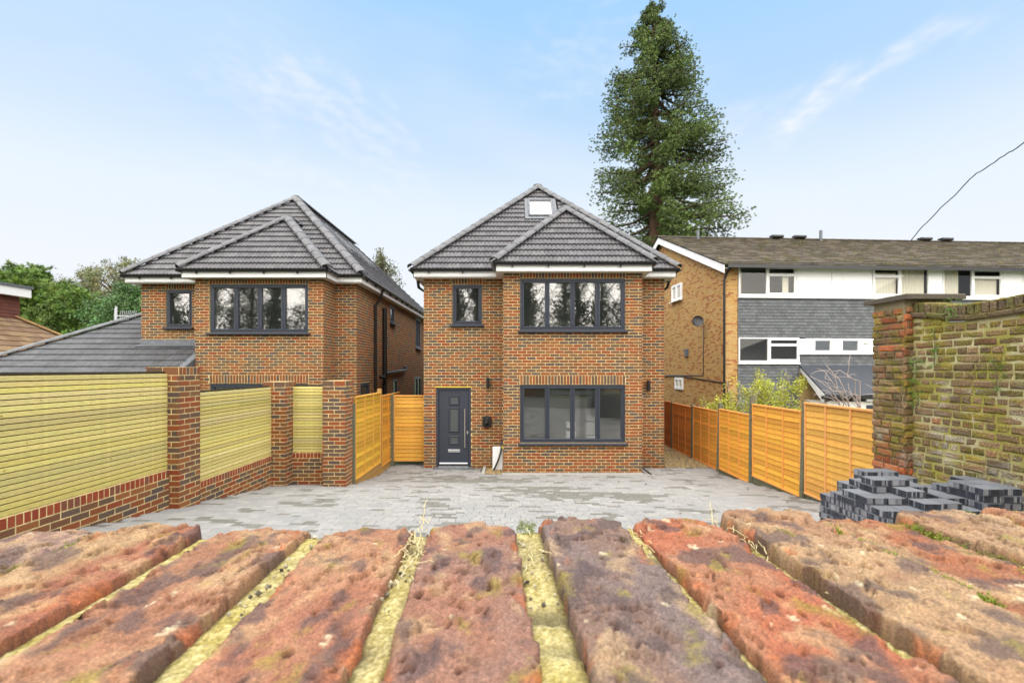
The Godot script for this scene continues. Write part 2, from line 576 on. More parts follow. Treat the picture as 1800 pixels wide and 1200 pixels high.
# ---------------------------------------------------------------- windows
# o: lower left corner of the opening seen from outside, set back already
func casements(parent: Node3D, o: Vector3, u: Vector3, n: Vector3, w: float, h: float, count: int, fm: Material, sill := true, bar_w := 0.05, splits := [], called := "window") -> Node3D:
	var win := Node3D.new()
	var key := "%d/%s" % [parent.get_instance_id(), called]
	var k0: int = used.get(key, 0)
	used[key] = k0 + 1
	win.name = called if k0 == 0 else "%s_%03d" % [called, k0]
	parent.add_child(win)
	win.transform = global_of(parent).affine_inverse() * Transform3D(Basis(u, Vector3.UP, n), o)
	var f := MB.new()
	var d := 0.07
	f.bevel(Transform3D(Basis(), Vector3(w / 2, h - bar_w / 2, 0)), Vector3(w, bar_w, d), 0.006)
	f.bevel(Transform3D(Basis(), Vector3(w / 2, bar_w / 2, 0)), Vector3(w, bar_w, d), 0.006)
	f.bevel(Transform3D(Basis(), Vector3(bar_w / 2, h / 2, -0.001)), Vector3(bar_w, h - 2 * bar_w, d), 0.006)
	f.bevel(Transform3D(Basis(), Vector3(w - bar_w / 2, h / 2, -0.001)), Vector3(bar_w, h - 2 * bar_w, d), 0.006)
	var edges := [bar_w]
	if splits.is_empty():
		for i in range(1, count):
			edges.append(bar_w + (w - 2 * bar_w) * i / count)
	else:
		edges.append_array(splits)
	edges.append(w - bar_w)
	for i in range(1, edges.size() - 1):
		f.bevel(Transform3D(Basis(), Vector3(edges[i], h / 2, -0.002)), Vector3(0.018, h - 2 * bar_w, d), 0.004)
	piece("frame", f.mesh(fm), win)
	for i in edges.size() - 1:
		var e0: float = edges[i] + (0.009 if i else 0.002)
		var e1: float = edges[i + 1] - (0.009 if i < edges.size() - 2 else 0.002)
		var c := MB.new()
		var cb := 0.048
		var b0 := bar_w + 0.002
		var b1 := h - bar_w - 0.002
		var z := 0.006
		c.bevel(Transform3D(Basis(), Vector3((e0 + e1) / 2, b1 - cb / 2, z)), Vector3(e1 - e0, cb, d), 0.012)
		c.bevel(Transform3D(Basis(), Vector3((e0 + e1) / 2, b0 + cb / 2, z)), Vector3(e1 - e0, cb, d), 0.012)
		c.bevel(Transform3D(Basis(), Vector3(e0 + cb / 2, (b0 + b1) / 2, z - 0.001)), Vector3(cb, b1 - b0 - 2 * cb, d), 0.012)
		c.bevel(Transform3D(Basis(), Vector3(e1 - cb / 2, (b0 + b1) / 2, z - 0.001)), Vector3(cb, b1 - b0 - 2 * cb, d), 0.012)
		piece("casement", c.mesh(fm), win)
		var g := MB.new()
		for z_ in [-0.004, -0.008, -0.016, -0.020, -0.028, -0.032]:     # the six faces of a triple glazed unit
			g.quad(Vector3(e0 + cb, b0 + cb, z_), Vector3(e1 - cb, b0 + cb, z_), Vector3(e1 - cb, b1 - cb, z_), Vector3(e0 + cb, b1 - cb, z_))
		piece("pane", g.mesh(M.glass), win)
	if sill:
		var s := MB.new()
		s.bevel(Transform3D(Basis(), Vector3(w / 2, -0.03, 0.075)), Vector3(w + 0.10, 0.045, 0.15), 0.008)
		piece("sill", s.mesh(fm), win)
	return win

func room(parent: Node3D, o: Vector3, u: Vector3, n: Vector3, w: float, h: float, depth: float, doorway := 0.0, fitted := false) -> void:
	# a closed room behind a window: o is the lower left corner of its open front
	var mb := MB.new()
	var v := Vector3.UP
	var b := o - n * depth
	mb.quad(b, b + u * w, b + u * w + v * h, b + v * h)
	mb.quad(o, b, b + v * h, o + v * h)
	mb.quad(b + u * w, o + u * w, o + u * w + v * h, b + u * w + v * h)
	mb.quad(b + v * h, b + u * w + v * h, o + u * w + v * h, o + v * h)
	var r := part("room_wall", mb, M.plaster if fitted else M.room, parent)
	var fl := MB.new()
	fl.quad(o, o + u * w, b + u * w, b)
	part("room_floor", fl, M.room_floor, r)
	if fitted:
		var bx := MB.new()
		for q in [[2.30, 1.25, 1.6, 0.30, 0.34], [2.30, 0.88, 1.6, 0.30, 0.34], [2.30, 0.50, 1.6, 0.30, 0.34], [1.70, 1.0, 1.3, 0.26, 0.16], [1.70, 0.62, 1.3, 0.26, 0.42], [2.0, 0.9, 2.4, 0.16, 1.7]]:
			bx.bevel(Transform3D(Basis(u, v, n), o + u * q[0] + v * q[1] - n * q[2]), Vector3(q[3], q[4], 0.3), 0.01)
		for q in [[2.75, 1.7, 4.9, 0.22, 1.3], [3.05, 1.7, 4.9, 0.22, 1.3]]:
			bx.bevel(Transform3D(Basis(u, v, n), o + u * q[0] + v * q[1] - n * q[2]), Vector3(q[3], q[4], 0.05), 0.01)
		part("white_cabinet", bx, M.white, r)
	if doorway > 0.0:
		var dr := MB.new()
		dr.box(Transform3D(Basis(u, v, n), b + u * (w * doorway) + v * 1.02 + n * 0.03), Vector3(0.84, 2.04, 0.05))
		part("inner_door", dr, M.door_dark, r)

func pipe(parent: Node3D, called: String, pts: Array, rad: float, m: Material, sides := 10) -> MeshInstance3D:
	var mb := MB.new()
	var pp := PackedVector3Array(pts)
	var rr := PackedFloat32Array()
	rr.resize(pp.size())
	rr.fill(rad)
	mb.tube(pp, rr, sides)
	return part(called, mb, m, parent)

# ---------------------------------------------------------------- one of the two new brick houses
func new_house(label: String, x0: float, x1: float, dm: float, bx0: float, bx1: float, db: float, depth: float, cfg: Dictionary) -> Node3D:
	var h := thing("brick_house", label, "house", P((x0 + x1) / 2, 0, dm))
	var back := MB.new()
	var bricks := []
	var E := Vector3.RIGHT
	var F := Vector3(0, 0, 1)
	var hs := 4.88
	var base := -0.15
	var yo := func(y: float) -> float: return y - base
	var wb := [cfg.bw0 - bx0, yo.call(3.487), cfg.bw1 - bx0, yo.call(4.745)]
	var wl := [cfg.bw0 - bx0, yo.call(0.772), cfg.bw1 - bx0, yo.call(2.178)]
	var sold := [[wl[0], wl[3], wl[2], wl[3] + 0.225], [wb[0], wb[3], wb[2], wb[3] + 0.225]]
	brick_face(bricks, back, P(bx0, base, db), E, F, bx1 - bx0, hs - base, [wb, wl], sold, [], null, 0.008, 11 + int(cfg.seed))
	var sw := [cfg.sw0 - x0, yo.call(3.69), cfg.sw1 - x0, yo.call(4.73)]
	var open_l := [sw]
	if cfg.has("door"):
		open_l.append([cfg.door[0] - x0, yo.call(0.0), cfg.door[1] - x0, yo.call(2.08)])
	brick_face(bricks, back, P(x0, base, dm), E, F, bx0 - x0, hs - base, open_l, [[sw[0], sw[3], sw[2], sw[3] + 0.225]], [], null, 0.008, 12 + int(cfg.seed))
	brick_face(bricks, back, P(bx1, base, dm), E, F, x1 - bx1, hs - base, [], [], [], null, 0.008, 13 + int(cfg.seed))
	brick_face(bricks, back, P(bx1, base, db), Vector3(0, 0, -1), E, dm - db, hs - base, [], [], [], null, 0.0, 14 + int(cfg.seed))
	brick_face(bricks, back, P(bx0, base, dm), F, -E, dm - db, hs - base, [], [], [], null, 0.0, 15 + int(cfg.seed))
	var side_open: Array = cfg.get("side_windows", [])
	var so := []
	for q in side_open:
		so.append([q[0] - dm, yo.call(q[1]), q[2] - dm, yo.call(q[3])])
	brick_face(bricks, back, P(x1, base, dm), Vector3(0, 0, -1), E, depth, hs - base, so, [], [], null, 0.0, 16 + int(cfg.seed))
	brick_face(bricks, back, P(x0, base, dm + depth), F, -E, depth, hs - base, [], [], [], null, 0.0, 17 + int(cfg.seed))
	back.quad(P(x1, base, dm + depth), P(x0, base, dm + depth), P(x0, hs, dm + depth), P(x1, hs, dm + depth))
	var wall := part("wall", back, M.mortar, h)
	lay_bricks(bricks, wall, M.brick)
	# windows
	var ins := 0.055
	casements(h, P(cfg.bw0, 3.487, db + ins), E, F, cfg.bw1 - cfg.bw0, 1.258, 4, M.dark)
	casements(h, P(cfg.bw0, 0.772, db + ins), E, F, cfg.bw1 - cfg.bw0, 1.406, 4, M.dark)
	casements(h, P(cfg.sw0, 3.69, dm + ins), E, F, cfg.sw1 - cfg.sw0, 1.04, 1, M.dark)
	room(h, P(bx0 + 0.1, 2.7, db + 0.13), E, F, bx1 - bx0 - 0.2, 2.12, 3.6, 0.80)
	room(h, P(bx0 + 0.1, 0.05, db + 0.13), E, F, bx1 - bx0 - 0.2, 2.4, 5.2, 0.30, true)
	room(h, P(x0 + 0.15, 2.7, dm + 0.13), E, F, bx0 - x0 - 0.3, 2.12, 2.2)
	# roof
	var pitch := 0.973
	var oh := 0.25
	var fh := 0.35
	var ye := hs + 0.17
	var roof := Node3D.new()
	roof.name = "roof"
	h.add_child(roof)
	var under := MB.new()
	var tiles := []
	var tones: Array[Color] = [Color(0.128, 0.121, 0.131), Color(0.150, 0.142, 0.152), Color(0.114, 0.109, 0.117), Color(0.138, 0.131, 0.141)]
	var sl := sqrt(1.0 + pitch * pitch)
	var up_f := Vector3(0, pitch, -1) / sl
	var up_r := Vector3(-1, pitch, 0) / sl
	var up_l := Vector3(1, pitch, 0) / sl
	var L := x1 - x0 + 2 * oh
	var half := L / 2
	var eL := P(x0 - oh, ye, dm - fh)
	var eR := P(x1 + oh, ye, dm - fh)
	var D := depth + fh + oh
	var hipk := 1.0 / sl
	var sky: Array = cfg.get("roof_window", [])
	var skip: Variant = null
	if not sky.is_empty():
		skip = func(p: Vector3) -> bool: return p.x > sky[0] and p.x < sky[2] and p.y > sky[1] and p.y < sky[3]
	tile_slope(tiles, under, eL, E, up_f, L, half * sl, hipk, hipk, tones, 0.27, 0.3, 3, 0.022, 0.045, 21 + int(cfg.seed), skip)
	tile_slope(tiles, under, eR, Vector3(0, 0, -1), up_r, D, half * sl, hipk, hipk, tones, 0.27, 0.3, 3, 0.022, 0.045, 22 + int(cfg.seed))
	tile_slope(tiles, under, P(x0 - oh, ye, dm - fh + D), F, up_l, D, half * sl, hipk, hipk, tones, 0.27, 0.3, 3, 0.022, 0.045, 23 + int(cfg.seed))
	var top0 := P((x0 + x1) / 2, ye + half * pitch, dm - fh + half)
	var top1 := P((x0 + x1) / 2, ye + half * pitch, dm - fh + D - half)
	under.tri(P(x1 + oh, ye, dm - fh + D), P(x0 - oh, ye, dm - fh + D), top1)
	# bay roof
	var bo := 0.215
	var bf := 0.33
	var bl := bx1 - bx0 + 2 * bo
	var bh := bl / 2
	var cL := P(bx0 - bo, ye, db - bf)
	var cR := P(bx1 + bo, ye, db - bf)
	tile_slope(tiles, under, cL, E, up_f, bl, bh * sl, hipk, hipk, tones, 0.27, 0.3, 3, 0.022, 0.045, 24 + int(cfg.seed))
	var run := bh + 0.75
	var hidden := func(p: Vector3) -> bool: return p.y < ye + pitch * (-p.z - (dm - fh)) - 0.12
	tile_slope(tiles, under, cR, Vector3(0, 0, -1), up_r, run, bh * sl, hipk, 0.0, tones, 0.27, 0.3, 3, 0.022, 0.045, 25 + int(cfg.seed), hidden)
	tile_slope(tiles, under, cL + Vector3(0, 0, -run), F, up_l, run, bh * sl, 0.0, hipk, tones, 0.27, 0.3, 3, 0.022, 0.045, 26 + int(cfg.seed), hidden)
	part("underlay", under, M.felt, roof)
	lay_tiles(tiles, roof, M.tile)
	var cap: Array[Color] = [Color(0.165, 0.163, 0.172), Color(0.148, 0.146, 0.155), Color(0.178, 0.176, 0.185)]
	var lift := Vector3(0, 0.06, 0)
	cap_line(roof, eL + lift, top0 + lift, M.tile, cap)
	cap_line(roof, eR + lift, top0 + lift, M.tile, cap)
	cap_line(roof, top0 + lift * 1.2, top1 + lift, M.tile, cap)
	var bt := P((bx0 + bx1) / 2, ye + bh * pitch, db - bf + bh)
	cap_line(roof, cL + lift, bt + lift, M.tile, cap)
	cap_line(roof, cR + lift, bt + lift, M.tile, cap)
	cap_line(roof, bt + lift * 1.1, bt + lift + Vector3(0, 0, -0.8), M.tile, cap)
	# fascia, soffit and gutters, a bay and a main run
	var fa := MB.new()
	var so_mb := MB.new()
	var gu := MB.new()
	var xa := x0 - oh + 0.03
	var xb := x1 + oh - 0.03
	var ca := bx0 - bo + 0.03
	var cb := bx1 + bo - 0.03
	var fm := dm - fh + 0.06
	var fb := db - bf + 0.06
	var fy0 := hs - 0.012
	var fy1 := hs + 0.175
	var runs := [[P(xa, 0, fm), P(ca + 0.02, 0, fm)], [P(ca, 0, fb), P(cb, 0, fb)], [P(cb - 0.02, 0, fm), P(xb, 0, fm)], [P(xb, 0, fm), P(xb, 0, dm + depth)], [P(xa, 0, dm + depth), P(xa, 0, fm)], [P(cb, 0, fb), P(cb, 0, fm)], [P(ca, 0, fm), P(ca, 0, fb)]]
	for q in runs:
		var a: Vector3 = q[0]
		var b: Vector3 = q[1]
		var t := (b - a).normalized()
		var o := t.cross(Vector3.UP)          # outwards
		fa.box(Transform3D(Basis(t, Vector3.UP, o), (a + b) / 2 + Vector3(0, (fy0 + fy1) / 2, 0) - o * 0.009), Vector3(a.distance_to(b), fy1 - fy0, 0.018))
		# half round gutter
		var seg := 6
		var ex := 0.05
		var ga := a - t * ex
		var gb := b + t * ex
		for g in seg:
			var a0 := PI * g / seg
			var a1 := PI * (g + 1) / seg
			var p0 := o * (0.056 - 0.054 * cos(a0)) - Vector3.UP * sin(a0) * 0.054
			var p1 := o * (0.056 - 0.054 * cos(a1)) - Vector3.UP * sin(a1) * 0.054
			var yy := Vector3(0, fy1 - 0.005, 0)
			gu.quad(ga + p0 + yy, ga + p1 + yy, gb + p1 + yy, gb + p0 + yy)
		gu.quad(ga + Vector3(0, fy1, 0), ga + o * 0.11 + Vector3(0, fy1, 0), ga + o * 0.11 + Vector3(0, fy1 - 0.055, 0), ga + Vector3(0, fy1 - 0.055, 0))
		gu.quad(gb + Vector3(0, fy1, 0), gb + o * 0.11 + Vector3(0, fy1, 0), gb + o * 0.11 + Vector3(0, fy1 - 0.055, 0), gb + Vector3(0, fy1 - 0.055, 0))
		var kb := int(a.distance_to(b) / 0.85)
		for i in kb:
			var p := a + t * (0.4 + i * 0.85)
			gu.box(Transform3D(Basis(t, Vector3.UP, o), p + o * 0.03 + Vector3(0, fy1 - 0.075, 0)), Vector3(0.03, 0.05, 0.06))
	so_mb.box(Transform3D(Basis(), P((xa + xb) / 2, hs + 0.004, (fm + dm) / 2 + 0.03)), Vector3(xb - xa - 0.02, 0.012, dm - fm + 0.06))
	so_mb.box(Transform3D(Basis(), P((ca + cb) / 2, hs + 0.001, (fb + dm) / 2)), Vector3(cb - ca - 0.02, 0.012, dm - fb - 0.03))
	so_mb.box(Transform3D(Basis(), P((xb + x1) / 2 - 0.02, hs + 0.007, dm + depth / 2)), Vector3(xb - x1 + 0.02, 0.012, depth))
	so_mb.box(Transform3D(Basis(), P((xa + x0) / 2 + 0.02, hs + 0.007, dm + depth / 2)), Vector3(x0 - xa + 0.02, 0.012, depth))
	part("fascia", fa, M.white, h)
	part("soffit", so_mb, M.cream, h)
	part("gutter", gu, M.black, h)
	if not sky.is_empty():
		var cx: float = (sky[0] + sky[2]) / 2
		roof_window(roof, P(cx, 0, 0) + Vector3(0, sky[4], -(dm - fh + (sky[4] - ye) / pitch)), E, up_f, 0.62, 0.92)
	return h

func roof_window(roof: Node3D, c: Vector3, u: Vector3, s: Vector3, w: float, h: float) -> void:
	var n := u.cross(s).normalized()
	var xf := Transform3D(Basis(u, s, n), c)
	var fl := MB.new()
	for q in [[0.0, h / 2 + 0.11, w + 0.32, 0.1], [0.0, -h / 2 - 0.13, w + 0.32, 0.14], [-w / 2 - 0.11, 0.0, 0.1, h + 0.12], [w / 2 + 0.11, 0.0, 0.1, h + 0.12]]:
		fl.box(xf * Transform3D(Basis(), Vector3(q[0], q[1], 0.05)), Vector3(q[2], q[3], 0.05))
	var win := part("roof_window", fl, M.lead, roof)
	var fr := MB.new()
	for q in [[0.0, h / 2 + 0.03, w + 0.12, 0.06], [0.0, -h / 2 - 0.03, w + 0.12, 0.06], [-w / 2 - 0.03, 0.0, 0.06, h], [w / 2 + 0.03, 0.0, 0.06, h]]:
		fr.bevel(xf * Transform3D(Basis(), Vector3(q[0], q[1], 0.07)), Vector3(q[2], q[3], 0.09), 0.01)
	part("frame", fr, M.lead, win)
	var wb := MB.new()
	wb.quad(xf * Vector3(-w / 2, -h / 2, 0.03), xf * Vector3(w / 2, -h / 2, 0.03), xf * Vector3(w / 2, h / 2, 0.03), xf * Vector3(-w / 2, h / 2, 0.03))
	part("blind", wb, M.white, win)
	var g := MB.new()
	g.quad(xf * Vector3(-w / 2, -h / 2, 0.085), xf * Vector3(w / 2, -h / 2, 0.085), xf * Vector3(w / 2, h / 2, 0.085), xf * Vector3(-w / 2, h / 2, 0.085))
	part("pane", g, M.glass, win)

# ---------------------------------------------------------------- garden walls and fences
func pillar(label: String, x1: float, d: float, y0: float, y1: float, seed_: int) -> void:
	var s := 0.44
	var t := thing("brick_pillar", label, "pillar", P(x1 - s / 2, y0, d + s / 2), "brick pillars of the slatted garden wall")
	var back := MB.new()
	var bricks := []
	y0 = y1 - 0.1125 - COURSE * ceil((y1 - y0 - 0.1125) / COURSE)
	var hh := y1 - y0
	brick_face(bricks, back, P(x1 - s, y0, d), Vector3.RIGHT, Vector3(0, 0, 1), s, hh, [], [[0.0, hh - 0.1125, s, hh, 0.22]], [], null, 0.006, seed_)
	brick_face(bricks, back, P(x1, y0, d), Vector3(0, 0, -1), Vector3.RIGHT, s, hh, [], [[0.0, hh - 0.1125, s, hh]], [], null, 0.006, seed_ + 1)
	brick_face(bricks, back, P(x1, y0, d + s), Vector3.LEFT, Vector3(0, 0, -1), s, hh, [], [], [], null, 0.006, seed_ + 2)
	brick_face(bricks, back, P(x1 - s, y0, d + s), Vector3(0, 0, 1), Vector3.LEFT, s, hh, [], [], [], null, 0.006, seed_ + 3)
	back.quad(P(x1 - s, y1 - 0.002, d), P(x1, y1 - 0.002, d), P(x1, y1 - 0.002, d + s), P(x1 - s, y1 - 0.002, d + s))
	var core := part("mortar", back, M.mortar, t)
	lay_bricks(bricks, core, M.brick, 230)

func dwarf_wall(label: String, o: Vector3, u: Vector3, n: Vector3, length: float, top: float, seed_: int) -> void:
	var t := thing("dwarf_wall", label, "wall", o + u * length / 2, "low brick walls under the slatted panels")
	var back := MB.new()
	var bricks := []
	o.y = top - 0.1125 - COURSE * ceil((top - o.y - 0.1125) / COURSE)
	var hh := top - o.y
	brick_face(bricks, back, o, u, n, length, hh, [], [[0.0, hh - 0.1125, length, hh]], [], null, 0.0, seed_, true)
	back.quad(o + Vector3.UP * hh, o + u * length + Vector3.UP * hh, o + u * length + Vector3.UP * hh - n * 0.2, o + Vector3.UP * hh - n * 0.2)
	back.quad(o + u * length - n * 0.2, o - n * 0.2, o - n * 0.2 + Vector3.UP * hh, o + u * length - n * 0.2 + Vector3.UP * hh)
	var core := part("mortar", back, M.mortar, t)
	lay_bricks(bricks, core, M.brick)

func slatted_panel(label: String, o: Vector3, u: Vector3, n: Vector3, length: float, hh: float, m: Material, seed_: int) -> void:
	var r := RandomNumberGenerator.new()
	r.seed = seed_
	var t := thing("slatted_fence_panel", label, "fence panel", o + u * length / 2, "slatted timber panels between the brick pillars")
	var k := int(round(hh / 0.056))
	var pitch := hh / k
	for i in k:
		var mb := MB.new()
		var g := r.randf_range(0.78, 1.08)
		var col := Color(0.80 * g, 0.68 * g * r.randf_range(0.96, 1.03), 0.24 * g * r.randf_range(0.8, 1.2))
		var cut := length if r.randf() < 0.8 else length * r.randf_range(0.25, 0.75)
		var y := pitch * (i + 0.5)
		var dz := r.randf_range(-0.0015, 0.0015)
		mb.bevel(frame_of(o + u * cut / 2 + Vector3.UP * y + n * (dz - 0.01), u, n), Vector3(cut - 0.004, pitch - 0.009, 0.02), 0.003, col)
		for q in r.randi() % 4:      # knots
			var kx := r.randf_range(0.05, maxf(cut - 0.05, 0.06))
			knot(mb, frame_of(o + u * kx + Vector3.UP * (y + r.randf_range(-0.01, 0.01)) + n * (dz + 0.0006), u, n), r.randf_range(0.004, 0.009), col * Color(0.55, 0.42, 0.3), r)
		part("slat", mb, m, t)
		if cut < length:
			var e := MB.new()
			e.bevel(frame_of(o + u * (cut + length) / 2 + Vector3.UP * y + n * (dz - 0.0115), u, n), Vector3(length - cut - 0.001, pitch - 0.009, 0.02), 0.003, col * r.randf_range(0.85, 1.1))
			part("slat", e, m, t)
	var bk := MB.new()
	for i in k:
		bk.box(frame_of(o + u * length / 2 + Vector3.UP * pitch * (i + 1.0) - n * 0.045, u, n), Vector3(length, pitch - 0.002, 0.018), Color(0.045, 0.035, 0.015))
	for q in [0.03, 0.5, 0.97]:
		bk.box(frame_of(o + u * length * q + Vector3.UP * hh / 2 - n * 0.028, u, n), Vector3(0.045, hh, 0.014), Color(0.30, 0.24, 0.07))
	part("backing", bk, m, t, "stuff")

func knot(mb: MB, xf: Transform3D, rad: float, col: Color, r: RandomNumberGenerator) -> void:
	var st := r.randf_range(1.0, 1.9)
	for i in 7:
		var a := TAU * i / 7.0
		var b := TAU * (i + 1) / 7.0
		mb.tri(xf * Vector3.ZERO, xf * Vector3(cos(a) * rad * st, sin(a) * rad, -0.0004), xf * Vector3(cos(b) * rad * st, sin(b) * rad, -0.0004), col)

func lap_panel(fence: Node3D, o: Vector3, u: Vector3, n: Vector3, length: float, hh: float, tint: Color, m: Material, seed_: int, battens := [0.33, 0.67]) -> void:
	var r := RandomNumberGenerator.new()
	r.seed = seed_
	var p := Node3D.new()
	var key := "%d/panel" % fence.get_instance_id()
	var k0: int = used.get(key, 0)
	used[key] = k0 + 1
	p.name = "panel" if k0 == 0 else "panel_%03d" % k0
	fence.add_child(p)
	p.transform = global_of(fence).affine_inverse() * frame_of(o, u, n)
	var k := int(round(hh / 0.105))
	var pitch := (hh - 0.05) / k
	var b := 0.0
	for i in k:
		var g := r.randf_range(0.74, 1.12)
		var col := Color(tint.r * g, tint.g * g * r.randf_range(0.93, 1.05), tint.b * g)
		var mb := MB.new()
		var y1 := 0.02 + pitch * (i + 1) + 0.025
		var seg := 8
		var ph := r.randf_range(0, 9)
		for s in seg:
			var a0 := length * s / seg
			var a1 := length * (s + 1) / seg
			var w0 := 0.02 + pitch * i + 0.006 * sin(ph + a0 * 3.1) + b
			var w1 := 0.02 + pitch * i + 0.006 * sin(ph + a1 * 3.1) + b
			mb.quad(Vector3(a0, w0, 0.020), Vector3(a1, w1, 0.020), Vector3(a1, y1, 0.0), Vector3(a0, y1, 0.0), col)
			mb.quad(Vector3(a0, w0, 0.003), Vector3(a1, w1, 0.003), Vector3(a1, w1, 0.020), Vector3(a0, w0, 0.020), col)
			mb.quad(Vector3(a1, w1, 0.003), Vector3(a0, w0, 0.003), Vector3(a0, y1, -0.006), Vector3(a1, y1, -0.006), col)
		for q in r.randi() % 3:
			knot(mb, Transform3D(Basis(), Vector3(r.randf_range(0.06, length - 0.06), 0.02 + pitch * (i + 0.45), 0.0125)), r.randf_range(0.006, 0.013), col * Color(0.42, 0.28, 0.2), r)
		piece("slat", mb.mesh(m), p)
	var bc := Color(tint.r * 1.0, tint.g * 0.92, tint.b * 1.5)
	for q in battens + [0.012, 0.988]:
		var e := MB.new()
		e.bevel(Transform3D(Basis(), Vector3(length * q, hh / 2, 0.022)), Vector3(0.036, hh - 0.02, 0.024), 0.004, bc)
		piece("batten", e.mesh(m), p)
	for q in [0.02, hh - 0.02]:
		var e := MB.new()
		e.bevel(Transform3D(Basis(), Vector3(length / 2, q, 0.016 if q > 0.1 else 0.013)), Vector3(length, 0.036, 0.05), 0.004, bc)
		piece("rail", e.mesh(m), p)

func post(fence: Node3D, at: Vector3, hh: float, m: Material, w := 0.09, lean := Vector2.ZERO) -> void:
	var mb := MB.new()
	var bs := Basis(Vector3.FORWARD, lean.x) * Basis(Vector3.RIGHT, lean.y)
	mb.box(Transform3D(bs, at + bs * Vector3(0, hh / 2 - 0.1, 0)), Vector3(w, hh + 0.2, w))
	mb.box(Transform3D(bs, at + bs * Vector3(0, hh + 0.004, 0)), Vector3(w * 0.8, 0.012, w * 0.8))
	part("post", mb, m, fence)

# ---------------------------------------------------------------- plants
func sprig(kind: String, seed_: int) -> MB:
	var r := RandomNumberGenerator.new()
	r.seed = seed_
	var mb := MB.new()
	if kind == "needle":          # a drooping tuft of scaly shoots
		for i in 22:
			var d := Vector3(r.randf_range(-1, 1), r.randf_range(-0.9, 0.7), r.randf_range(-1, 1)).normalized()
			var w := d.cross(Vector3(r.randf(), r.randf(), r.randf())).normalized() * 0.13
			var a := d * r.randf_range(0.0, 0.3)
			var b := d * r.randf_range(0.6, 1.05) + Vector3(0, -0.12, 0)
			var g := r.randf_range(0.75, 1.2)
			mb.tri(a - w, a + w, b, Color(g, g, g))
	elif kind == "feather":       # flat upswept sprays
		for i in 24:
			var d := Vector3(r.randf_range(-1, 1), r.randf_range(-0.35, 1.0), r.randf_range(-1, 1)).normalized()
			var w := d.cross(Vector3(r.randf(), r.randf(), r.randf())).normalized() * 0.09
			var a := d * r.randf_range(0.0, 0.4)
			var b := d * r.randf_range(0.6, 1.1)
			var g := r.randf_range(0.7, 1.25)
			mb.tri(a - w, a + w, b, Color(g, g, g))
	else:                         # small broad leaves
		for i in 16:
			var p := Vector3(r.randf_range(-1, 1), r.randf_range(-1, 1), r.randf_range(-1, 1)) * 0.75
			var x := Vector3(r.randf_range(-1, 1), r.randf_range(-1, 1), r.randf_range(-1, 1)).normalized()
			var y := x.cross(Vector3(r.randf(), r.randf(), r.randf())).normalized()
			var s := r.randf_range(0.16, 0.30)
			var g := r.randf_range(0.7, 1.25)
			mb.quad(p - x * s, p - y * s * 0.5, p + x * s, p + y * s * 0.5, Color(g, g, g))
	return mb

func crown(parent: Node3D, called: String, kind: String, seed_: int, spots: Array) -> void:   # spots: [position, size, colour]
	var r := RandomNumberGenerator.new()
	r.seed = seed_
	var mm := MultiMesh.new()
	mm.transform_format = MultiMesh.TRANSFORM_3D
	mm.use_colors = true
	mm.mesh = sprig(kind, seed_).mesh(M.leaf)
	mm.instance_count = spots.size()
	for i in spots.size():
		var q: Array = spots[i]
		var b := Basis.from_euler(Vector3(r.randf_range(-0.5, 0.5), r.randf_range(0, TAU), r.randf_range(-0.5, 0.5))).scaled(Vector3.ONE * q[1])
		mm.set_instance_transform(i, Transform3D(b, q[0] - parent.position))
		mm.set_instance_color(i, q[2])
	var o := MultiMeshInstance3D.new()
	o.multimesh = mm
	o.name = called
	o.set_meta("kind", "stuff")
	parent.add_child(o)

func limb(mb: MB, a: Vector3, b: Vector3, r0: float, r1: float, r: RandomNumberGenerator, bow := 0.0, wob := 0.05, seg := 5) -> PackedVector3Array:
	var pts := PackedVector3Array()
	var rr := PackedFloat32Array()
	var L := a.distance_to(b)
	for i in seg + 1:
		var t := float(i) / seg
		var p := a.lerp(b, t) + Vector3(0, bow * sin(t * PI), 0)
		if i > 0 and i < seg:
			p += Vector3(r.randf_range(-1, 1), r.randf_range(-1, 1), r.randf_range(-1, 1)) * wob * L
		pts.append(p)
		rr.append(lerpf(r0, r1, t))
	mb.tube(pts, rr, 6)
	return pts

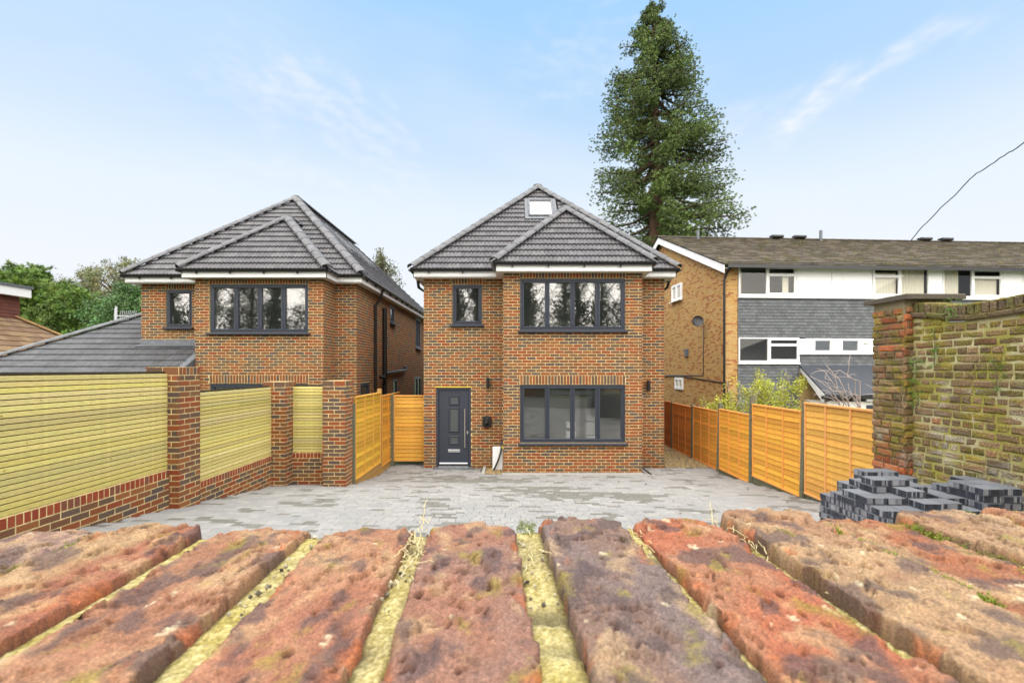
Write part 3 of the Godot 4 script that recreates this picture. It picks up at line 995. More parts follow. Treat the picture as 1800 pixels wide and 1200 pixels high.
func sequoia() -> void:
	var d0 := 45.0
	var base := P(13.9, -1.5, d0)
	var t := thing("giant_conifer", "giant dark green conical conifer towering behind the houses with reddish trunk", "tree", base)
	var r := RandomNumberGenerator.new()
	r.seed = 71
	var tk := MB.new()
	var pts := PackedVector3Array()
	var rr := PackedFloat32Array()
	var H := 37.6
	for i in 20:
		var f := i / 19.0
		pts.append(base + Vector3(-0.75 * f + 0.12 * sin(i * 1.3), H * f, 0.1 * cos(i)))
		rr.append(lerpf(1.35, 0.05, pow(f, 0.8)) + (0.5 if i == 0 else 0.0))
	tk.tube(pts, rr, 12)
	part("trunk", tk, M.bark, t)
	# outline: height above the eye, reach to the west, reach to the east
	var hs := [8.0, 10.5, 13.1, 14.7, 16.8, 18.9, 21.0, 23.7, 26.3, 29.0, 31.6, 33.2, 34.4]
	var wl := [4.2, 4.8, 5.1, 5.7, 5.8, 6.4, 5.9, 5.2, 4.5, 3.5, 2.2, 1.2, 0.5]
	var el := [4.4, 5.4, 6.4, 7.6, 6.0, 6.6, 5.6, 5.1, 4.8, 3.5, 2.1, 1.3, 0.7]
	var br := MB.new()
	var spots := []
	for i in 190:
		var h := 8.0 + 25.9 * pow((i + r.randf()) / 190.0, 0.95)
		var az := r.randf_range(0, TAU)
		var k := 0
		while k < hs.size() - 2 and hs[k + 1] < h:
			k += 1
		var f := clampf((h - hs[k]) / (hs[k + 1] - hs[k]), 0, 1)
		var R := lerpf(lerpf(wl[k], wl[k + 1], f), lerpf(el[k], el[k + 1], f), 0.5 + 0.5 * cos(az)) * r.randf_range(0.74, 1.08)
		var y := CAM_Y + h
		var ax := base + Vector3(-0.75 * (y - base.y) / H, y - base.y, 0)
		var out := Vector3(cos(az), 0, sin(az))
		var tip := ax + out * R + Vector3(0, -0.05 * R + r.randf_range(-0.4, 0.3), 0)
		var root := ax + Vector3(0, 0.25 * R, 0) * 0.6
		var lp := limb(br, root, tip, 0.05 + 0.022 * R, 0.03, r, -0.12 * R, 0.025, 6)
		var cnt := int(30 + R * 42)
		var g0 := r.randf_range(0.65, 1.3)
		for j in cnt:
			var s := pow(r.randf(), 0.55)
			if s < 0.14:
				continue
			var q := s * 6.0
			var qi := mini(int(q), 5)
			var p := lp[qi].lerp(lp[qi + 1], q - qi)
			var sp := 0.15 + 0.68 * s * minf(1.0, R / 4.0)
			p += Vector3(r.randf_range(-1, 1) * sp, r.randf_range(-1.5, 0.55) * sp, r.randf_range(-1, 1) * sp)
			var g := g0 * r.randf_range(0.55, 1.45)
			spots.append([p, r.randf_range(0.11, 0.22), Color(0.098 * g, 0.152 * g, 0.028 * g)])
	part("limbs", br, M.limb, t)
	crown(t, "crown", "needle", 5, spots)

func leafy_tree(called: String, label: String, base: Vector3, h: float, rad: float, tint: Color, kind: String, count: int, size: float, seed_: int, group: String, bare := 0.25, gap := 0.0, cone := false) -> void:
	var t := thing(called, label, "tree", base, group)
	var r := RandomNumberGenerator.new()
	r.seed = seed_
	var tk := MB.new()
	limb(tk, base + Vector3(0, -0.5, 0), base + Vector3(r.randf_range(-0.3, 0.3), h * 0.9, 0), h * 0.022, h * 0.004, r, 0, 0.008, 6)
	part("trunk", tk, M.bark, t)
	var br := MB.new()
	var spots := []
	var nb := 26
	for i in nb:
		var f := (i + r.randf()) / nb
		var y := h * lerpf(bare, 0.97, f)
		var prof := (1.0 - f * 0.93) if cone else sin(PI * clampf(0.18 + 0.8 * f, 0, 1))
		var az := r.randf_range(0, TAU)
		var R := rad * prof * r.randf_range(0.75, 1.1)
		var root := base + Vector3(0, y * 0.86, 0)
		var tip := base + Vector3(cos(az) * R, y + 0.12 * R, sin(az) * R)
		var lp := limb(br, root, tip, h * 0.006, h * 0.0018, r, 0.0, 0.04, 4)
		for j in count / nb:
			if r.randf() < gap:
				continue
			var s := pow(r.randf(), 0.6) * 3.99
			var p := lp[int(s)].lerp(lp[int(s) + 1], s - int(s))
			var sp := 0.10 * rad + 0.22 * R
			p += Vector3(r.randf_range(-1, 1), r.randf_range(-0.8, 0.9), r.randf_range(-1, 1)) * sp
			var g := r.randf_range(0.65, 1.4)
			spots.append([p, size * r.randf_range(0.7, 1.25), Color(tint.r * g * r.randf_range(0.85, 1.2), tint.g * g, tint.b * g)])
	part("branches", br, M.bark, t)
	crown(t, "crown", kind, seed_, spots)

func bare_tree(label: String, base: Vector3, h: float, seed_: int, ivy: int) -> void:
	var t := thing("bare_tree", label, "tree", base, "bare trees across the road")
	var r := RandomNumberGenerator.new()
	r.seed = seed_
	var tk := MB.new()
	var stem := limb(tk, base + Vector3(0, -0.3, 0), base + Vector3(r.randf_range(-1, 1), h, r.randf_range(-1, 1)), h * 0.016, h * 0.003, r, 0, 0.012, 8)
	part("trunk", tk, M.twig, t)
	var br := MB.new()
	var spots := []
	for i in 26:
		var f := r.randf_range(2.0, 7.6)
		var a := stem[int(f)].lerp(stem[int(f) + 1], f - int(f))
		var az := r.randf_range(0, TAU)
		var L := h * r.randf_range(0.12, 0.26)
		var b := a + Vector3(cos(az) * L * 0.7, L * 0.75, sin(az) * L * 0.7)
		var lp := limb(br, a, b, h * 0.004, h * 0.001, r, 0.0, 0.06, 4)
		for j in 5:
			var c := lp[1 + r.randi() % 4]
			limb(br, c, c + Vector3(r.randf_range(-1, 1), r.randf_range(-0.2, 1), r.randf_range(-1, 1)) * L * 0.5, h * 0.0014, h * 0.0005, r, 0.0, 0.08, 3)
	part("branches", br, M.twig, t)
	for i in ivy:
		var f := r.randf_range(0.0, 6.0)
		var a := stem[int(f)].lerp(stem[int(f) + 1], f - int(f))
		spots.append([a + Vector3(r.randf_range(-1, 1), r.randf_range(-1, 1), r.randf_range(-1, 1)) * 0.5, r.randf_range(0.25, 0.5), Color(0.05, 0.075, 0.02) * r.randf_range(0.7, 1.4)])
	if ivy:
		crown(t, "ivy", "leaf", seed_, spots)

# ---------------------------------------------------------------- the older terrace on the right
func slate_hang(out: Array, o: Vector3, u: Vector3, n: Vector3, length: float, hh: float, seed_: int) -> void:
	var r := RandomNumberGenerator.new()
	r.seed = seed_
	var g := 0.122
	var w := 0.2
	for j in int(ceil(hh / g)):
		var at := -0.1 if j % 2 else 0.0
		while at < length:
			var a := maxf(at, 0.0)
			var b := minf(at + w, length)
			at += w
			if b - a < 0.03:
				continue
			var k := r.randf_range(0.75, 1.2)
			var tone := Color(0.155 * k, 0.165 * k, 0.175 * k)
			var y0 := j * g - r.randf_range(0.0, 0.008)
			var y1 := minf((j + 1) * g + 0.01, hh)
			var p := o + u * a
			var L := b - a - 0.006
			var mb := MB.new()
			mb.quad(Vector3(0, 0, 0.030), Vector3(L, 0, 0.030), Vector3(L, y1 - y0, 0.006), Vector3(0, y1 - y0, 0.006), tone)
			mb.quad(Vector3(0, 0, 0.006), Vector3(L, 0, 0.006), Vector3(L, 0, 0.030), Vector3(0, 0, 0.030), tone)
			mb.quad(Vector3(L, 0, 0.006), Vector3(L, y1 - y0, 0.0), Vector3(L, y1 - y0, 0.006), Vector3(L, 0, 0.030), tone)
			mb.quad(Vector3(0, y1 - y0, 0.0), Vector3(0, 0, 0.006), Vector3(0, 0, 0.030), Vector3(0, y1 - y0, 0.006), tone)
			var pos := p + Vector3.UP * y0 + n * r.randf_range(0.0, 0.003)
			out.append([near_score(pos, n), Transform3D(Basis(u, Vector3.UP, n), pos), mb, ""])

func terrace() -> void:
	var C := P(8.33, 0, 18.875)
	var u := Vector3(1, 0, -0.06).normalized()
	var w := Vector3(-0.06, 0, -1).normalized()     # away from the camera
	var n := -w
	var h := thing("terraced_house", "older yellow brick terraced house with slate hung front and mossy low roof", "house", C)
	var Q := func(a: float, y: float, dep: float) -> Vector3: return C + u * a + Vector3.UP * y + w * dep
	var LEN := 26.0
	var yel: Array[Color] = [Color(0.66, 0.36, 0.10), Color(0.72, 0.43, 0.15), Color(0.62, 0.31, 0.08), Color(0.66, 0.42, 0.17), Color(0.52, 0.18, 0.06), Color(0.66, 0.40, 0.13), Color(0.70, 0.45, 0.18), Color(0.60, 0.35, 0.12), Color(0.44, 0.14, 0.05), Color(0.68, 0.39, 0.13)]
	var back := MB.new()
	var bricks := []
	var base := -1.2
	var DEP := 12.96
	var eav := 6.62 - base
	var apx := 9.32 - base
	var roofline := func(a: float) -> float: return lerpf(apx, eav, absf(a - DEP / 2) / (DEP / 2)) - 0.05
	brick_face(bricks, back, Q.call(0.0, base, DEP), -w, -u, DEP, 11.0, [[DEP - 5.28, 5.85 - base, DEP - 4.04, 6.68 - base], [DEP - 4.9, 1.55 - base, DEP - 3.9, 2.15 - base]], [], yel, roofline, 0.006, 61)
	brick_face(bricks, back, Q.call(0.0, base, 0.0), u, n, 0.5, eav, [], [], yel, null, 0.006, 62)
	for q in [[base, 2.8], [3.8, 5.4]]:
		back.quad(Q.call(0.5, q[0], 0.02), Q.call(LEN, q[0], 0.02), Q.call(LEN, q[1], 0.02), Q.call(0.5, q[1], 0.02))
	var wall := part("wall", back, M.mortar_ochre, h)
	lay_bricks(bricks, wall, M.brick)
	# gable window: frame stands proud of the brickwork
	casements(h, Q.call(-0.03, 5.87, 5.26), -w, -u, 1.2, 0.79, 2, M.white, true, 0.06)
	casements(h, Q.call(-0.03, 1.57, 4.88), -w, -u, 0.96, 0.56, 2, M.white, false, 0.06)
	# slate hanging
	var sl := []
	slate_hang(sl, Q.call(0.5, 3.80, -0.005), u, n, LEN - 0.5, 1.51, 5)
	slate_hang(sl, Q.call(0.5, 0.3, -0.005), u, n, 2.5, 2.42, 6)
	slate_hang(sl, Q.call(3.0, 2.70, -0.005), u, n, 3.6, 0.43, 7)
	var cl := MB.new()
	for q in [[0.5, 3.78, LEN, 5.33], [0.5, 0.2, 3.0, 2.74], [3.0, 2.6, 6.6, 3.14]]:
		cl.quad(Q.call(q[0], q[1], -0.003), Q.call(q[2], q[1], -0.003), Q.call(q[2], q[3], -0.003), Q.call(q[0], q[3], -0.003))
	var clad := part("cladding", cl, M.felt, h)
	lay_tiles(sl, clad, M.slate, 300, "slate", "slating")
	# white boarded band with the windows of the upper floor
	var wb := MB.new()
	for q in [[2.88, 5.99], [8.38, 8.95], [11.52, 13.4], [13.4, LEN]]:
		var seams: float = q[1] - q[0]
		var cuts := [q[0], q[1]] if seams < 1.0 else [q[0], q[0] + seams * 0.46, q[0] + seams * 0.60, q[1]]
		for i in cuts.size() - 1:
			wb.bevel(frame_of(Q.call((cuts[i] + cuts[i + 1]) / 2, 5.98, -0.03), u, n), Vector3(cuts[i + 1] - cuts[i] - 0.012, 1.19, 0.03 + 0.012 * (i % 2)), 0.006)
	wb.bevel(frame_of(Q.call((0.5 + LEN) / 2, 5.36, -0.055), u, n), Vector3(LEN - 0.5, 0.075, 0.11), 0.01)
	wb.bevel(frame_of(Q.call(3.08, 3.44, -0.035), u, n), Vector3(0.3, 0.60, 0.03), 0.006)
	for q in [[3.24, 3.54, 3.14, 3.76], [4.30, 4.67, 3.14, 3.76], [5.45, 6.45, 3.14, 3.76], [3.54, 4.30, 3.73, 3.76], [4.67, 5.45, 3.73, 3.76], [3.54, 4.30, 3.14, 3.21], [4.67, 5.45, 3.14, 3.21]]:
		wb.bevel(frame_of(Q.call((q[0] + q[1]) / 2, (q[2] + q[3]) / 2, -0.034), u, n), Vector3(q[1] - q[0], q[3] - q[2], 0.02), 0.003)
	wb.bevel(frame_of(Q.call(4.75, 3.145, -0.055), u, n), Vector3(3.6, 0.05, 0.10), 0.01)
	wb.bevel(frame_of(Q.call(1.74, 2.77, -0.055), u, n), Vector3(2.5, 0.065, 0.11), 0.01)
	part("boarding", wb, M.white, h)
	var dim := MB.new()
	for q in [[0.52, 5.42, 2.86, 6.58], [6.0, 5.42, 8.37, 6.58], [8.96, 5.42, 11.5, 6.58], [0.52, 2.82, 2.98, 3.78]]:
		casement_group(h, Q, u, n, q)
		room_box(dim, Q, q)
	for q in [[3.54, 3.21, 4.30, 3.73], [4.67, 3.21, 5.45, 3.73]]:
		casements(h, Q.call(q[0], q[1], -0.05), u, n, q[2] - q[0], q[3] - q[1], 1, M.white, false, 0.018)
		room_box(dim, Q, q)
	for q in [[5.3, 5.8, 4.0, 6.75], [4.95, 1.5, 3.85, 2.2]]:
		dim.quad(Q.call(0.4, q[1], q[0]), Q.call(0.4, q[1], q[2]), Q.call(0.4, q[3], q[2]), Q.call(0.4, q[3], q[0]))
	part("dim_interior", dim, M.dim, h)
	# curtains and things on the sills
	var cu := MB.new()
	for q in [[2.35, 2.62, 5.5, 6.25], [6.1, 7.1, 5.5, 6.4], [7.2, 8.25, 5.5, 6.55], [9.0, 9.75, 5.5, 6.55], [10.3, 11.4, 5.5, 6.25], [0.58, 0.68, 5.5, 6.5]]:
		var k := int((q[1] - q[0]) / 0.06) + 1
		for i in k:
			var a0: float = lerpf(q[0], q[1], float(i) / k)
			var a1: float = lerpf(q[0], q[1], float(i + 1) / k)
			cu.quad(Q.call(a0, q[2], 0.06 + 0.03 * (i % 2)), Q.call(a1, q[2], 0.06 + 0.03 * ((i + 1) % 2)), Q.call(a1, q[3], 0.06 + 0.03 * ((i + 1) % 2)), Q.call(a0, q[3], 0.06 + 0.03 * (i % 2)))
	part("curtain", cu, M.curtain, h)
	# roof
	var roof := Node3D.new()
	roof.name = "roof"
	h.add_child(roof)
	var under := MB.new()
	var tiles := []
	var tn: Array[Color] = [Color(0.15, 0.125, 0.095), Color(0.20, 0.17, 0.135), Color(0.11, 0.10, 0.08), Color(0.17, 0.135, 0.10), Color(0.24, 0.21, 0.17), Color(0.13, 0.12, 0.065)]
	var ov := 0.45
	var rise := apx - eav
	var run := DEP / 2 + ov
	var drop := rise * ov / (DEP / 2)
	var e0: Vector3 = Q.call(-0.32, 6.62 - drop + 0.12, -ov)
	var s := (w * (DEP / 2) + Vector3.UP * rise).normalized()
	var slen := run * sqrt(1.0 + pow(rise / (DEP / 2), 2))
	tile_slope(tiles, under, e0, u, s, LEN + 0.3, slen, 0.0, 0.0, tn, 0.36, 0.34, 0, 0.0, 0.05, 77)
	var e1: Vector3 = Q.call(LEN, 6.62 - drop + 0.12, DEP + ov)
	under.quad(e1, Q.call(-0.32, 6.62 - drop + 0.12, DEP + ov), Q.call(-0.32, 9.32 + 0.12, DEP / 2), Q.call(LEN, 9.32 + 0.12, DEP / 2))
	part("underlay", under, M.felt, roof)
	lay_tiles(tiles, roof, M.old_tile)
	var capc: Array[Color] = [Color(0.13, 0.115, 0.095), Color(0.15, 0.13, 0.11)]
	cap_line(roof, Q.call(-0.32, 9.45, DEP / 2), Q.call(LEN, 9.45, DEP / 2), M.old_tile, capc, 0.45, 0.12, "ridge_tile")
	# moss lies thickest towards the eaves
	var mo := []
	var r := RandomNumberGenerator.new()
	r.seed = 9
	for i in 5200:
		var a := r.randf_range(0, LEN)
		var b := pow(r.randf(), 1.4) * slen
		if soft.get_noise_2d(a * 0.9, b * 0.6) + soft.get_noise_2d(a * 3.0, b * 3.0) * 0.5 < 0.10 + 0.25 * b / slen - 0.02 * a / LEN:
			continue
		var g := r.randf_range(0.6, 1.3)
		mo.append([e0 + u * a + s * (floor(b / 0.36) * 0.36 + r.randf_range(-0.05, 0.1)) + Vector3.UP * 0.035, r.randf_range(0.035, 0.09), Color(0.15 * g, 0.125 * g, 0.025 * g)])
	crown(h, "moss", "leaf", 3, mo)
	h.get_child(h.get_child_count() - 1).set_meta("kind", "stuff")
	# barge boards, gutter, pipes, low ridge vents
	var bb := MB.new()
	for q in [[-ov, 6.62 - drop, DEP / 2, 9.32], [DEP + ov, 6.62 - drop, DEP / 2, 9.32]]:
		var a: Vector3 = Q.call(-0.29, q[1] + 0.02, q[0])
		var b: Vector3 = Q.call(-0.29, q[3] + 0.02, q[2])
		var dv := Vector3.UP * 0.24
		var th := u * 0.03
		bb.quad(b - dv, a - dv, a + dv * 0.3, b + dv * 0.3)
		bb.quad(a - dv, b - dv, b - dv + th, a - dv + th)
		bb.quad(a - dv, a - dv + th, a + dv * 0.3 + th, a + dv * 0.3)
		bb.quad(a - dv + th, b - dv + th, b + dv * 0.3 + th, a + dv * 0.3 + th)
	part("barge_board", bb, M.white, h)
	var sf := MB.new()
	sf.quad(Q.call(-0.26, 6.62 - drop - 0.05, -ov), Q.call(-0.26, 9.22, DEP / 2), Q.call(0.02, 9.22, DEP / 2), Q.call(0.02, 6.62 - drop - 0.05, -ov))
	sf.box(frame_of(Q.call(LEN / 2, 6.56, -ov / 2 + 0.02), u, n), Vector3(LEN, 0.03, ov))
	part("soffit", sf, M.cream, h)
	var gt := MB.new()
	gt.box(frame_of(Q.call(LEN / 2 - 0.1, 6.66 - drop, -ov - 0.03), u, n), Vector3(LEN + 0.1, 0.12, 0.09))
	gt.box(frame_of(Q.call(LEN / 2 - 0.1, 6.585, -ov + 0.035), u, n), Vector3(LEN + 0.1, 0.11, 0.02))
	part("gutter", gt, M.black, h)
	pipe(h, "downpipe", [Q.call(0.0, 6.42, -ov - 0.03), Q.call(-0.06, 6.3, -0.3), Q.call(-0.07, 6.0, -0.07), Q.call(-0.07, -0.5, -0.07)], 0.045, M.black)
	pipe(h, "cable", [Q.call(-0.02, 4.4, 1.8), Q.call(-0.02, 2.28, 1.84), Q.call(-0.02, 2.22, 6.0)], 0.018, M.lead, 5)
	pipe(h, "cable", [Q.call(-0.03, 2.0, -0.03), Q.call(-0.03, 2.06, 1.0), Q.call(-0.03, 2.2, 4.0), Q.call(-0.03, 2.16, 9.0)], 0.022, M.black, 5)
	pipe(h, "cable", [Q.call(0.1, -0.5, -0.03), Q.call(0.1, 2.05, -0.03), Q.call(-0.03, 2.06, 0.05)], 0.02, M.black, 5)
	for a in [6.1, 7.35, 14.4, 15.6]:
		var vb := MB.new()
		vb.bevel(frame_of(Q.call(a, 9.56, DEP / 2 - 0.1), u, n), Vector3(0.62, 0.13, 0.35), 0.04)
		part("ridge_vent", vb, M.black, roof)
	for q in [[1.7, 0.45], [8.35, 0.55]]:
		pipe(roof, "vent_pipe", [Q.call(q[0], 9.2, DEP / 2 - 0.35), Q.call(q[0], 9.3 + q[1], DEP / 2 - 0.35)], 0.075, M.lead)
	# lean-to porch
	var pr := MB.new()
	var pa: Vector3 = Q.call(3.0, 2.70, -0.03)
	var pb: Vector3 = Q.call(7.2, 2.70, -0.03)
	var pc: Vector3 = Q.call(7.2, 1.62, -1.45)
	var pd: Vector3 = Q.call(3.05, 1.62, -1.45)
	pr.quad(pd, pc, pb, pa)
	pr.quad(pa + Vector3.DOWN * 0.06, pb + Vector3.DOWN * 0.06, pc + Vector3.DOWN * 0.06, pd + Vector3.DOWN * 0.06)
	pr.quad(pd + Vector3.DOWN * 0.06, pc + Vector3.DOWN * 0.06, pc, pd)
	pr.quad(pa + Vector3.DOWN * 0.06, pd + Vector3.DOWN * 0.06, pd, pa)
	var porch := part("porch_roof", pr, M.porch, h)
	var pf := MB.new()
	pf.quad(Q.call(3.03, 1.40, -1.40), Q.call(3.03, 2.62, -0.03), Q.call(3.03, 2.50, -0.03), Q.call(3.03, 1.30, -1.30))
	pf.box(frame_of(Q.call(5.9, 1.47, -1.42), u, n), Vector3(2.6, 0.2, 0.05))
	pf.box(frame_of(Q.call(3.05, 2.02, -0.7), u, n) * Transform3D(Basis(Vector3.RIGHT, 0.65), Vector3.ZERO), Vector3(0.04, 0.13, 1.7))
	part("porch_fascia", pf, M.white, porch)
	var pg := MB.new()
	pg.box(frame_of(Q.call(4.2, 1.53, -1.5), u, n), Vector3(2.7, 0.13, 0.1))
	part("porch_gutter", pg, M.black, porch)
	var pw := MB.new()
	pw.box(frame_of(Q.call(5.2, 0.3, -0.7), u, n), Vector3(4.0, 2.1, 1.2))
	part("porch_wall", pw, M.cream, porch)
	var pwin := MB.new()
	pwin.box(frame_of(Q.call(5.7, 0.85, -1.32), u, n), Vector3(2.0, 0.75, 0.04))
	part("porch_window", pwin, M.dark, porch)
	# things fixed to it
	var dish := thing("satellite_dish", "dark round satellite dish on the yellow brick gable", "satellite dish", Q.call(-0.3, 4.55, 1.65))
	var dm := MB.new()
	var c: Vector3 = Q.call(-0.42, 4.55, 1.5)
	var ax := (Vector3(-0.35, 0.25, 1.0)).normalized()
	var sx := ax.cross(Vector3.UP).normalized()
	var sy := sx.cross(ax)
	for i in 20:
		var a0 := TAU * i / 20
		var a1 := TAU * (i + 1) / 20
		for k in 4:
			var r0 := 0.06 * k
			var r1 := 0.06 * (k + 1)
			var f := func(a: float, rr: float) -> Vector3: return c + (sx * cos(a) + sy * sin(a)) * rr + ax * rr * rr * 0.9
			dm.quad(f.call(a0, r0), f.call(a0, r1), f.call(a1, r1), f.call(a1, r0))
	part("reflector", dm, M.black, dish)
	pipe(dish, "bracket", [Q.call(0.0, 4.5, 1.85), Q.call(-0.18, 4.52, 1.75), c], 0.025, M.black, 6)
	pipe(dish, "feed_arm", [c - sy * 0.22, c - sy * 0.28 + ax * 0.32], 0.014, M.black, 6)
	var lb := MB.new()
	lb.bevel(Transform3D(Basis(sx, sy, -ax), c - sy * 0.28 + ax * 0.34), Vector3(0.08, 0.09, 0.12), 0.02)
	part("receiver", lb, M.black, dish)
	var bx := thing("junction_box", "small dark box on the yellow brick gable below the dish", "box", Q.call(-0.06, 3.3, 3.5))
	var bxm := MB.new()
	bxm.bevel(frame_of(Q.call(-0.05, 3.3, 3.5), -w, -u), Vector3(0.28, 0.36, 0.10), 0.015)
	part("case", bxm, M.lead, bx)
	var cam := thing("security_light", "small white lamp on the white band of the terraced house", "lamp", Q.call(5.75, 3.62, -0.1))
	var cm := MB.new()
	cm.bevel(frame_of(Q.call(5.75, 3.60, -0.07), u, n), Vector3(0.10, 0.10, 0.05), 0.01)
	part("base_plate", cm, M.white, cam)
	pipe(cam, "lamp_head", [Q.call(5.62, 3.56, -0.14), Q.call(5.86, 3.68, -0.14)], 0.05, M.cream, 10)

func room_box(mb: MB, Q: Callable, q: Array) -> void:
	var d := 1.6
	if q[0] < 0.6:
		for y in [[2.3, 4.6], [4.9, 6.6]]:
			if q[1] > y[0] and q[1] < y[1]:
				mb.quad(Q.call(0.3, y[0], d), Q.call(16.9, y[0], d), Q.call(16.9, y[1], d), Q.call(0.3, y[1], d))
				mb.quad(Q.call(0.3, y[0], 0.1), Q.call(16.9, y[0], 0.1), Q.call(16.9, y[0], d), Q.call(0.3, y[0], d))
				mb.quad(Q.call(0.3, y[1], d), Q.call(16.9, y[1], d), Q.call(16.9, y[1], 0.1), Q.call(0.3, y[1], 0.1))

func casement_group(h: Node3D, Q: Callable, u: Vector3, n: Vector3, q: Array) -> void:
	# a fixed light beside a casement with a top light over it
	var win := Node3D.new()
	var key := "%d/window" % h.get_instance_id()
	var k0: int = used.get(key, 0)
	used[key] = k0 + 1
	win.name = "window" if k0 == 0 else "window_%03d" % k0
	h.add_child(win)
	win.transform = global_of(h).affine_inverse() * Transform3D(Basis(u, Vector3.UP, n), Q.call(q[0], q[1], -0.03))
	var w: float = q[2] - q[0]
	var hh: float = q[3] - q[1]
	var flip: bool = q[0] > 5.0 and q[0] < 7.0
	var m0 := w * 0.49
	var f := MB.new()
	for e in [[0.0, w, 0.0, 0.06], [0.0, w, hh - 0.05, hh], [0.0, 0.045, 0.06, hh - 0.05], [w - 0.045, w, 0.06, hh - 0.05], [m0 - 0.035, m0 + 0.035, 0.06, hh - 0.05]]:
		f.bevel(Transform3D(Basis(), Vector3((e[0] + e[1]) / 2, (e[2] + e[3]) / 2, 0)), Vector3(e[1] - e[0], e[3] - e[2], 0.07), 0.008)
	piece("frame", f.mesh(M.white), win)
	var fx := [0.045, m0 - 0.035] if not flip else [m0 + 0.035, w - 0.045]
	var cx := [m0 + 0.035, w - 0.045] if not flip else [0.045, m0 - 0.035]
	var g := MB.new()
	g.quad(Vector3(fx[0], 0.06, 0.0), Vector3(fx[1], 0.06, 0.0), Vector3(fx[1], hh - 0.05, 0.0), Vector3(fx[0], hh - 0.05, 0.0))
	piece("pane", g.mesh(M.glass), win)
	var tr := hh * 0.70
	for part_ in [[0.062, tr], [tr + 0.002, hh - 0.052]]:
		var c := MB.new()
		var b := 0.05
		var x0: float = cx[0] + 0.002
		var x1: float = cx[1] - 0.002
		for e in [[x0, x1, part_[0], part_[0] + b], [x0, x1, part_[1] - b, part_[1]], [x0, x0 + b, part_[0] + b, part_[1] - b], [x1 - b, x1, part_[0] + b, part_[1] - b]]:
			c.bevel(Transform3D(Basis(), Vector3((e[0] + e[1]) / 2, (e[2] + e[3]) / 2, 0.012)), Vector3(e[1] - e[0], e[3] - e[2], 0.06), 0.01)
		piece("casement", c.mesh(M.white), win)
		var p := MB.new()
		p.quad(Vector3(x0 + b, part_[0] + b, 0.005), Vector3(x1 - b, part_[0] + b, 0.005), Vector3(x1 - b, part_[1] - b, 0.005), Vector3(x0 + b, part_[1] - b, 0.005))
		piece("pane", p.mesh(M.glass), win)

# ---------------------------------------------------------------- the old mossy wall
func mossy(p: Vector3, redness: float) -> Color:
	var a := soft.get_noise_3d(p.x * 2.2, p.y * 2.6, p.z * 2.2)
	var b := fine.get_noise_3d(p.x * 9.0, p.y * 9.0, p.z * 9.0)
	var base := Color(0.33, 0.215, 0.105).lerp(Color(0.17, 0.10, 0.055), clampf(0.5 + b * 1.8, 0, 1))
	base = base.lerp(Color(0.52, 0.47, 0.34), 0.85 * smoothstep(0.0, 0.5, -a + b * 1.1 - (p.y - 1.8) * 0.5))
	base = base.lerp(Color(0.55, 0.12, 0.03), redness)
	var moss := smoothstep(-0.02, 0.38, a * 1.1 + b * 1.3 + (p.y - 2.2) * 0.25 - redness * 0.35)
	return base.lerp(Color(0.50, 0.36, 0.03).lerp(Color(0.24, 0.22, 0.03), clampf(0.5 + b * 1.8, 0, 1)), moss * 0.8)

func rough_brick(w: float, h: float, dep: float, tone: Color, r: RandomNumberGenerator) -> MB:
	# a worn brick: its arrises rounded unevenly
	var mb := MB.new()
	var j := func(k: float) -> float: return r.randf_range(-k, k)
	var f: Array[Vector3] = []
	var m: Array[Vector3] = []
	var b: Array[Vector3] = []
	for q in [Vector2(-1, -1), Vector2(0, -1), Vector2(1, -1), Vector2(1, 0), Vector2(1, 1), Vector2(0, 1), Vector2(-1, 1), Vector2(-1, 0)]:
		var bev := 0.010 + r.randf() * 0.008
		f.append(Vector3(q.x * (w / 2 - bev) + j.call(0.004), q.y * (h / 2 - bev) + j.call(0.003), dep + j.call(0.0018)))
		m.append(Vector3(q.x * w / 2 + j.call(0.002), q.y * h / 2 + j.call(0.002), dep - 0.012 + j.call(0.003)))
		b.append(Vector3(q.x * w / 2, q.y * h / 2, -0.03))
	var c := Vector3(j.call(0.02), j.call(0.01), dep + j.call(0.0015))
	for i in 8:
		var k := (i + 1) % 8
		mb.tri(c, f[i], f[k], tone)
		mb.quad(m[i], m[k], f[k], f[i], tone)
		mb.quad(b[i], b[k], m[k], m[i], tone)
	return mb

func old_face(t: Node3D, out: Array, o: Vector3, u: Vector3, n: Vector3, length: float, top: Callable, y0: float, r: RandomNumberGenerator, red: bool) -> void:
	var y := y0
	var row := 0
	while y < 4.0:
		var h := r.randf_range(0.062, 0.072)
		var a := -r.randf_range(0.0, 0.2)
		var head := row % 3 == 1
		while a < length:
			var w := r.randf_range(0.095, 0.115) if head or r.randf() < 0.12 else r.randf_range(0.2, 0.225)
			var a0 := maxf(a, 0.0)
			var a1 := minf(a + w, length)
			a += w + 0.013
			if a1 - a0 < 0.03:
				continue
			var p := o + u * (a0 + a1) / 2 + Vector3.UP * (y + h / 2 - o.y) + n * r.randf_range(-0.006, 0.009)
			if y + h > top.call((a0 + a1) / 2):
				continue
			var rd := 0.0
			if red:
				rd = clampf(0.95 - smoothstep(1.1, 2.1, p.y) + r.randf_range(-0.25, 0.25), 0.0, 0.95)
				if p.y > 2.7:
					rd = r.randf() * 0.75
			elif r.randf() < 0.06:
				rd = r.randf_range(0.1, 0.3)
			var tk := r.randf_range(0.7, 1.45)
			var mb := rough_brick(a1 - a0, h, 0.012, Color.WHITE, r)
			var xf := Transform3D(Basis(u, Vector3.UP, n).rotated(n, r.randf_range(-0.02, 0.02)), p)
			for i in mb.v.size():
				mb.c[i] = mossy(xf * mb.v[i], rd) * tk
			out.append([near_score(p, n), xf, mb, ""])
		y += h + 0.013
		row += 1

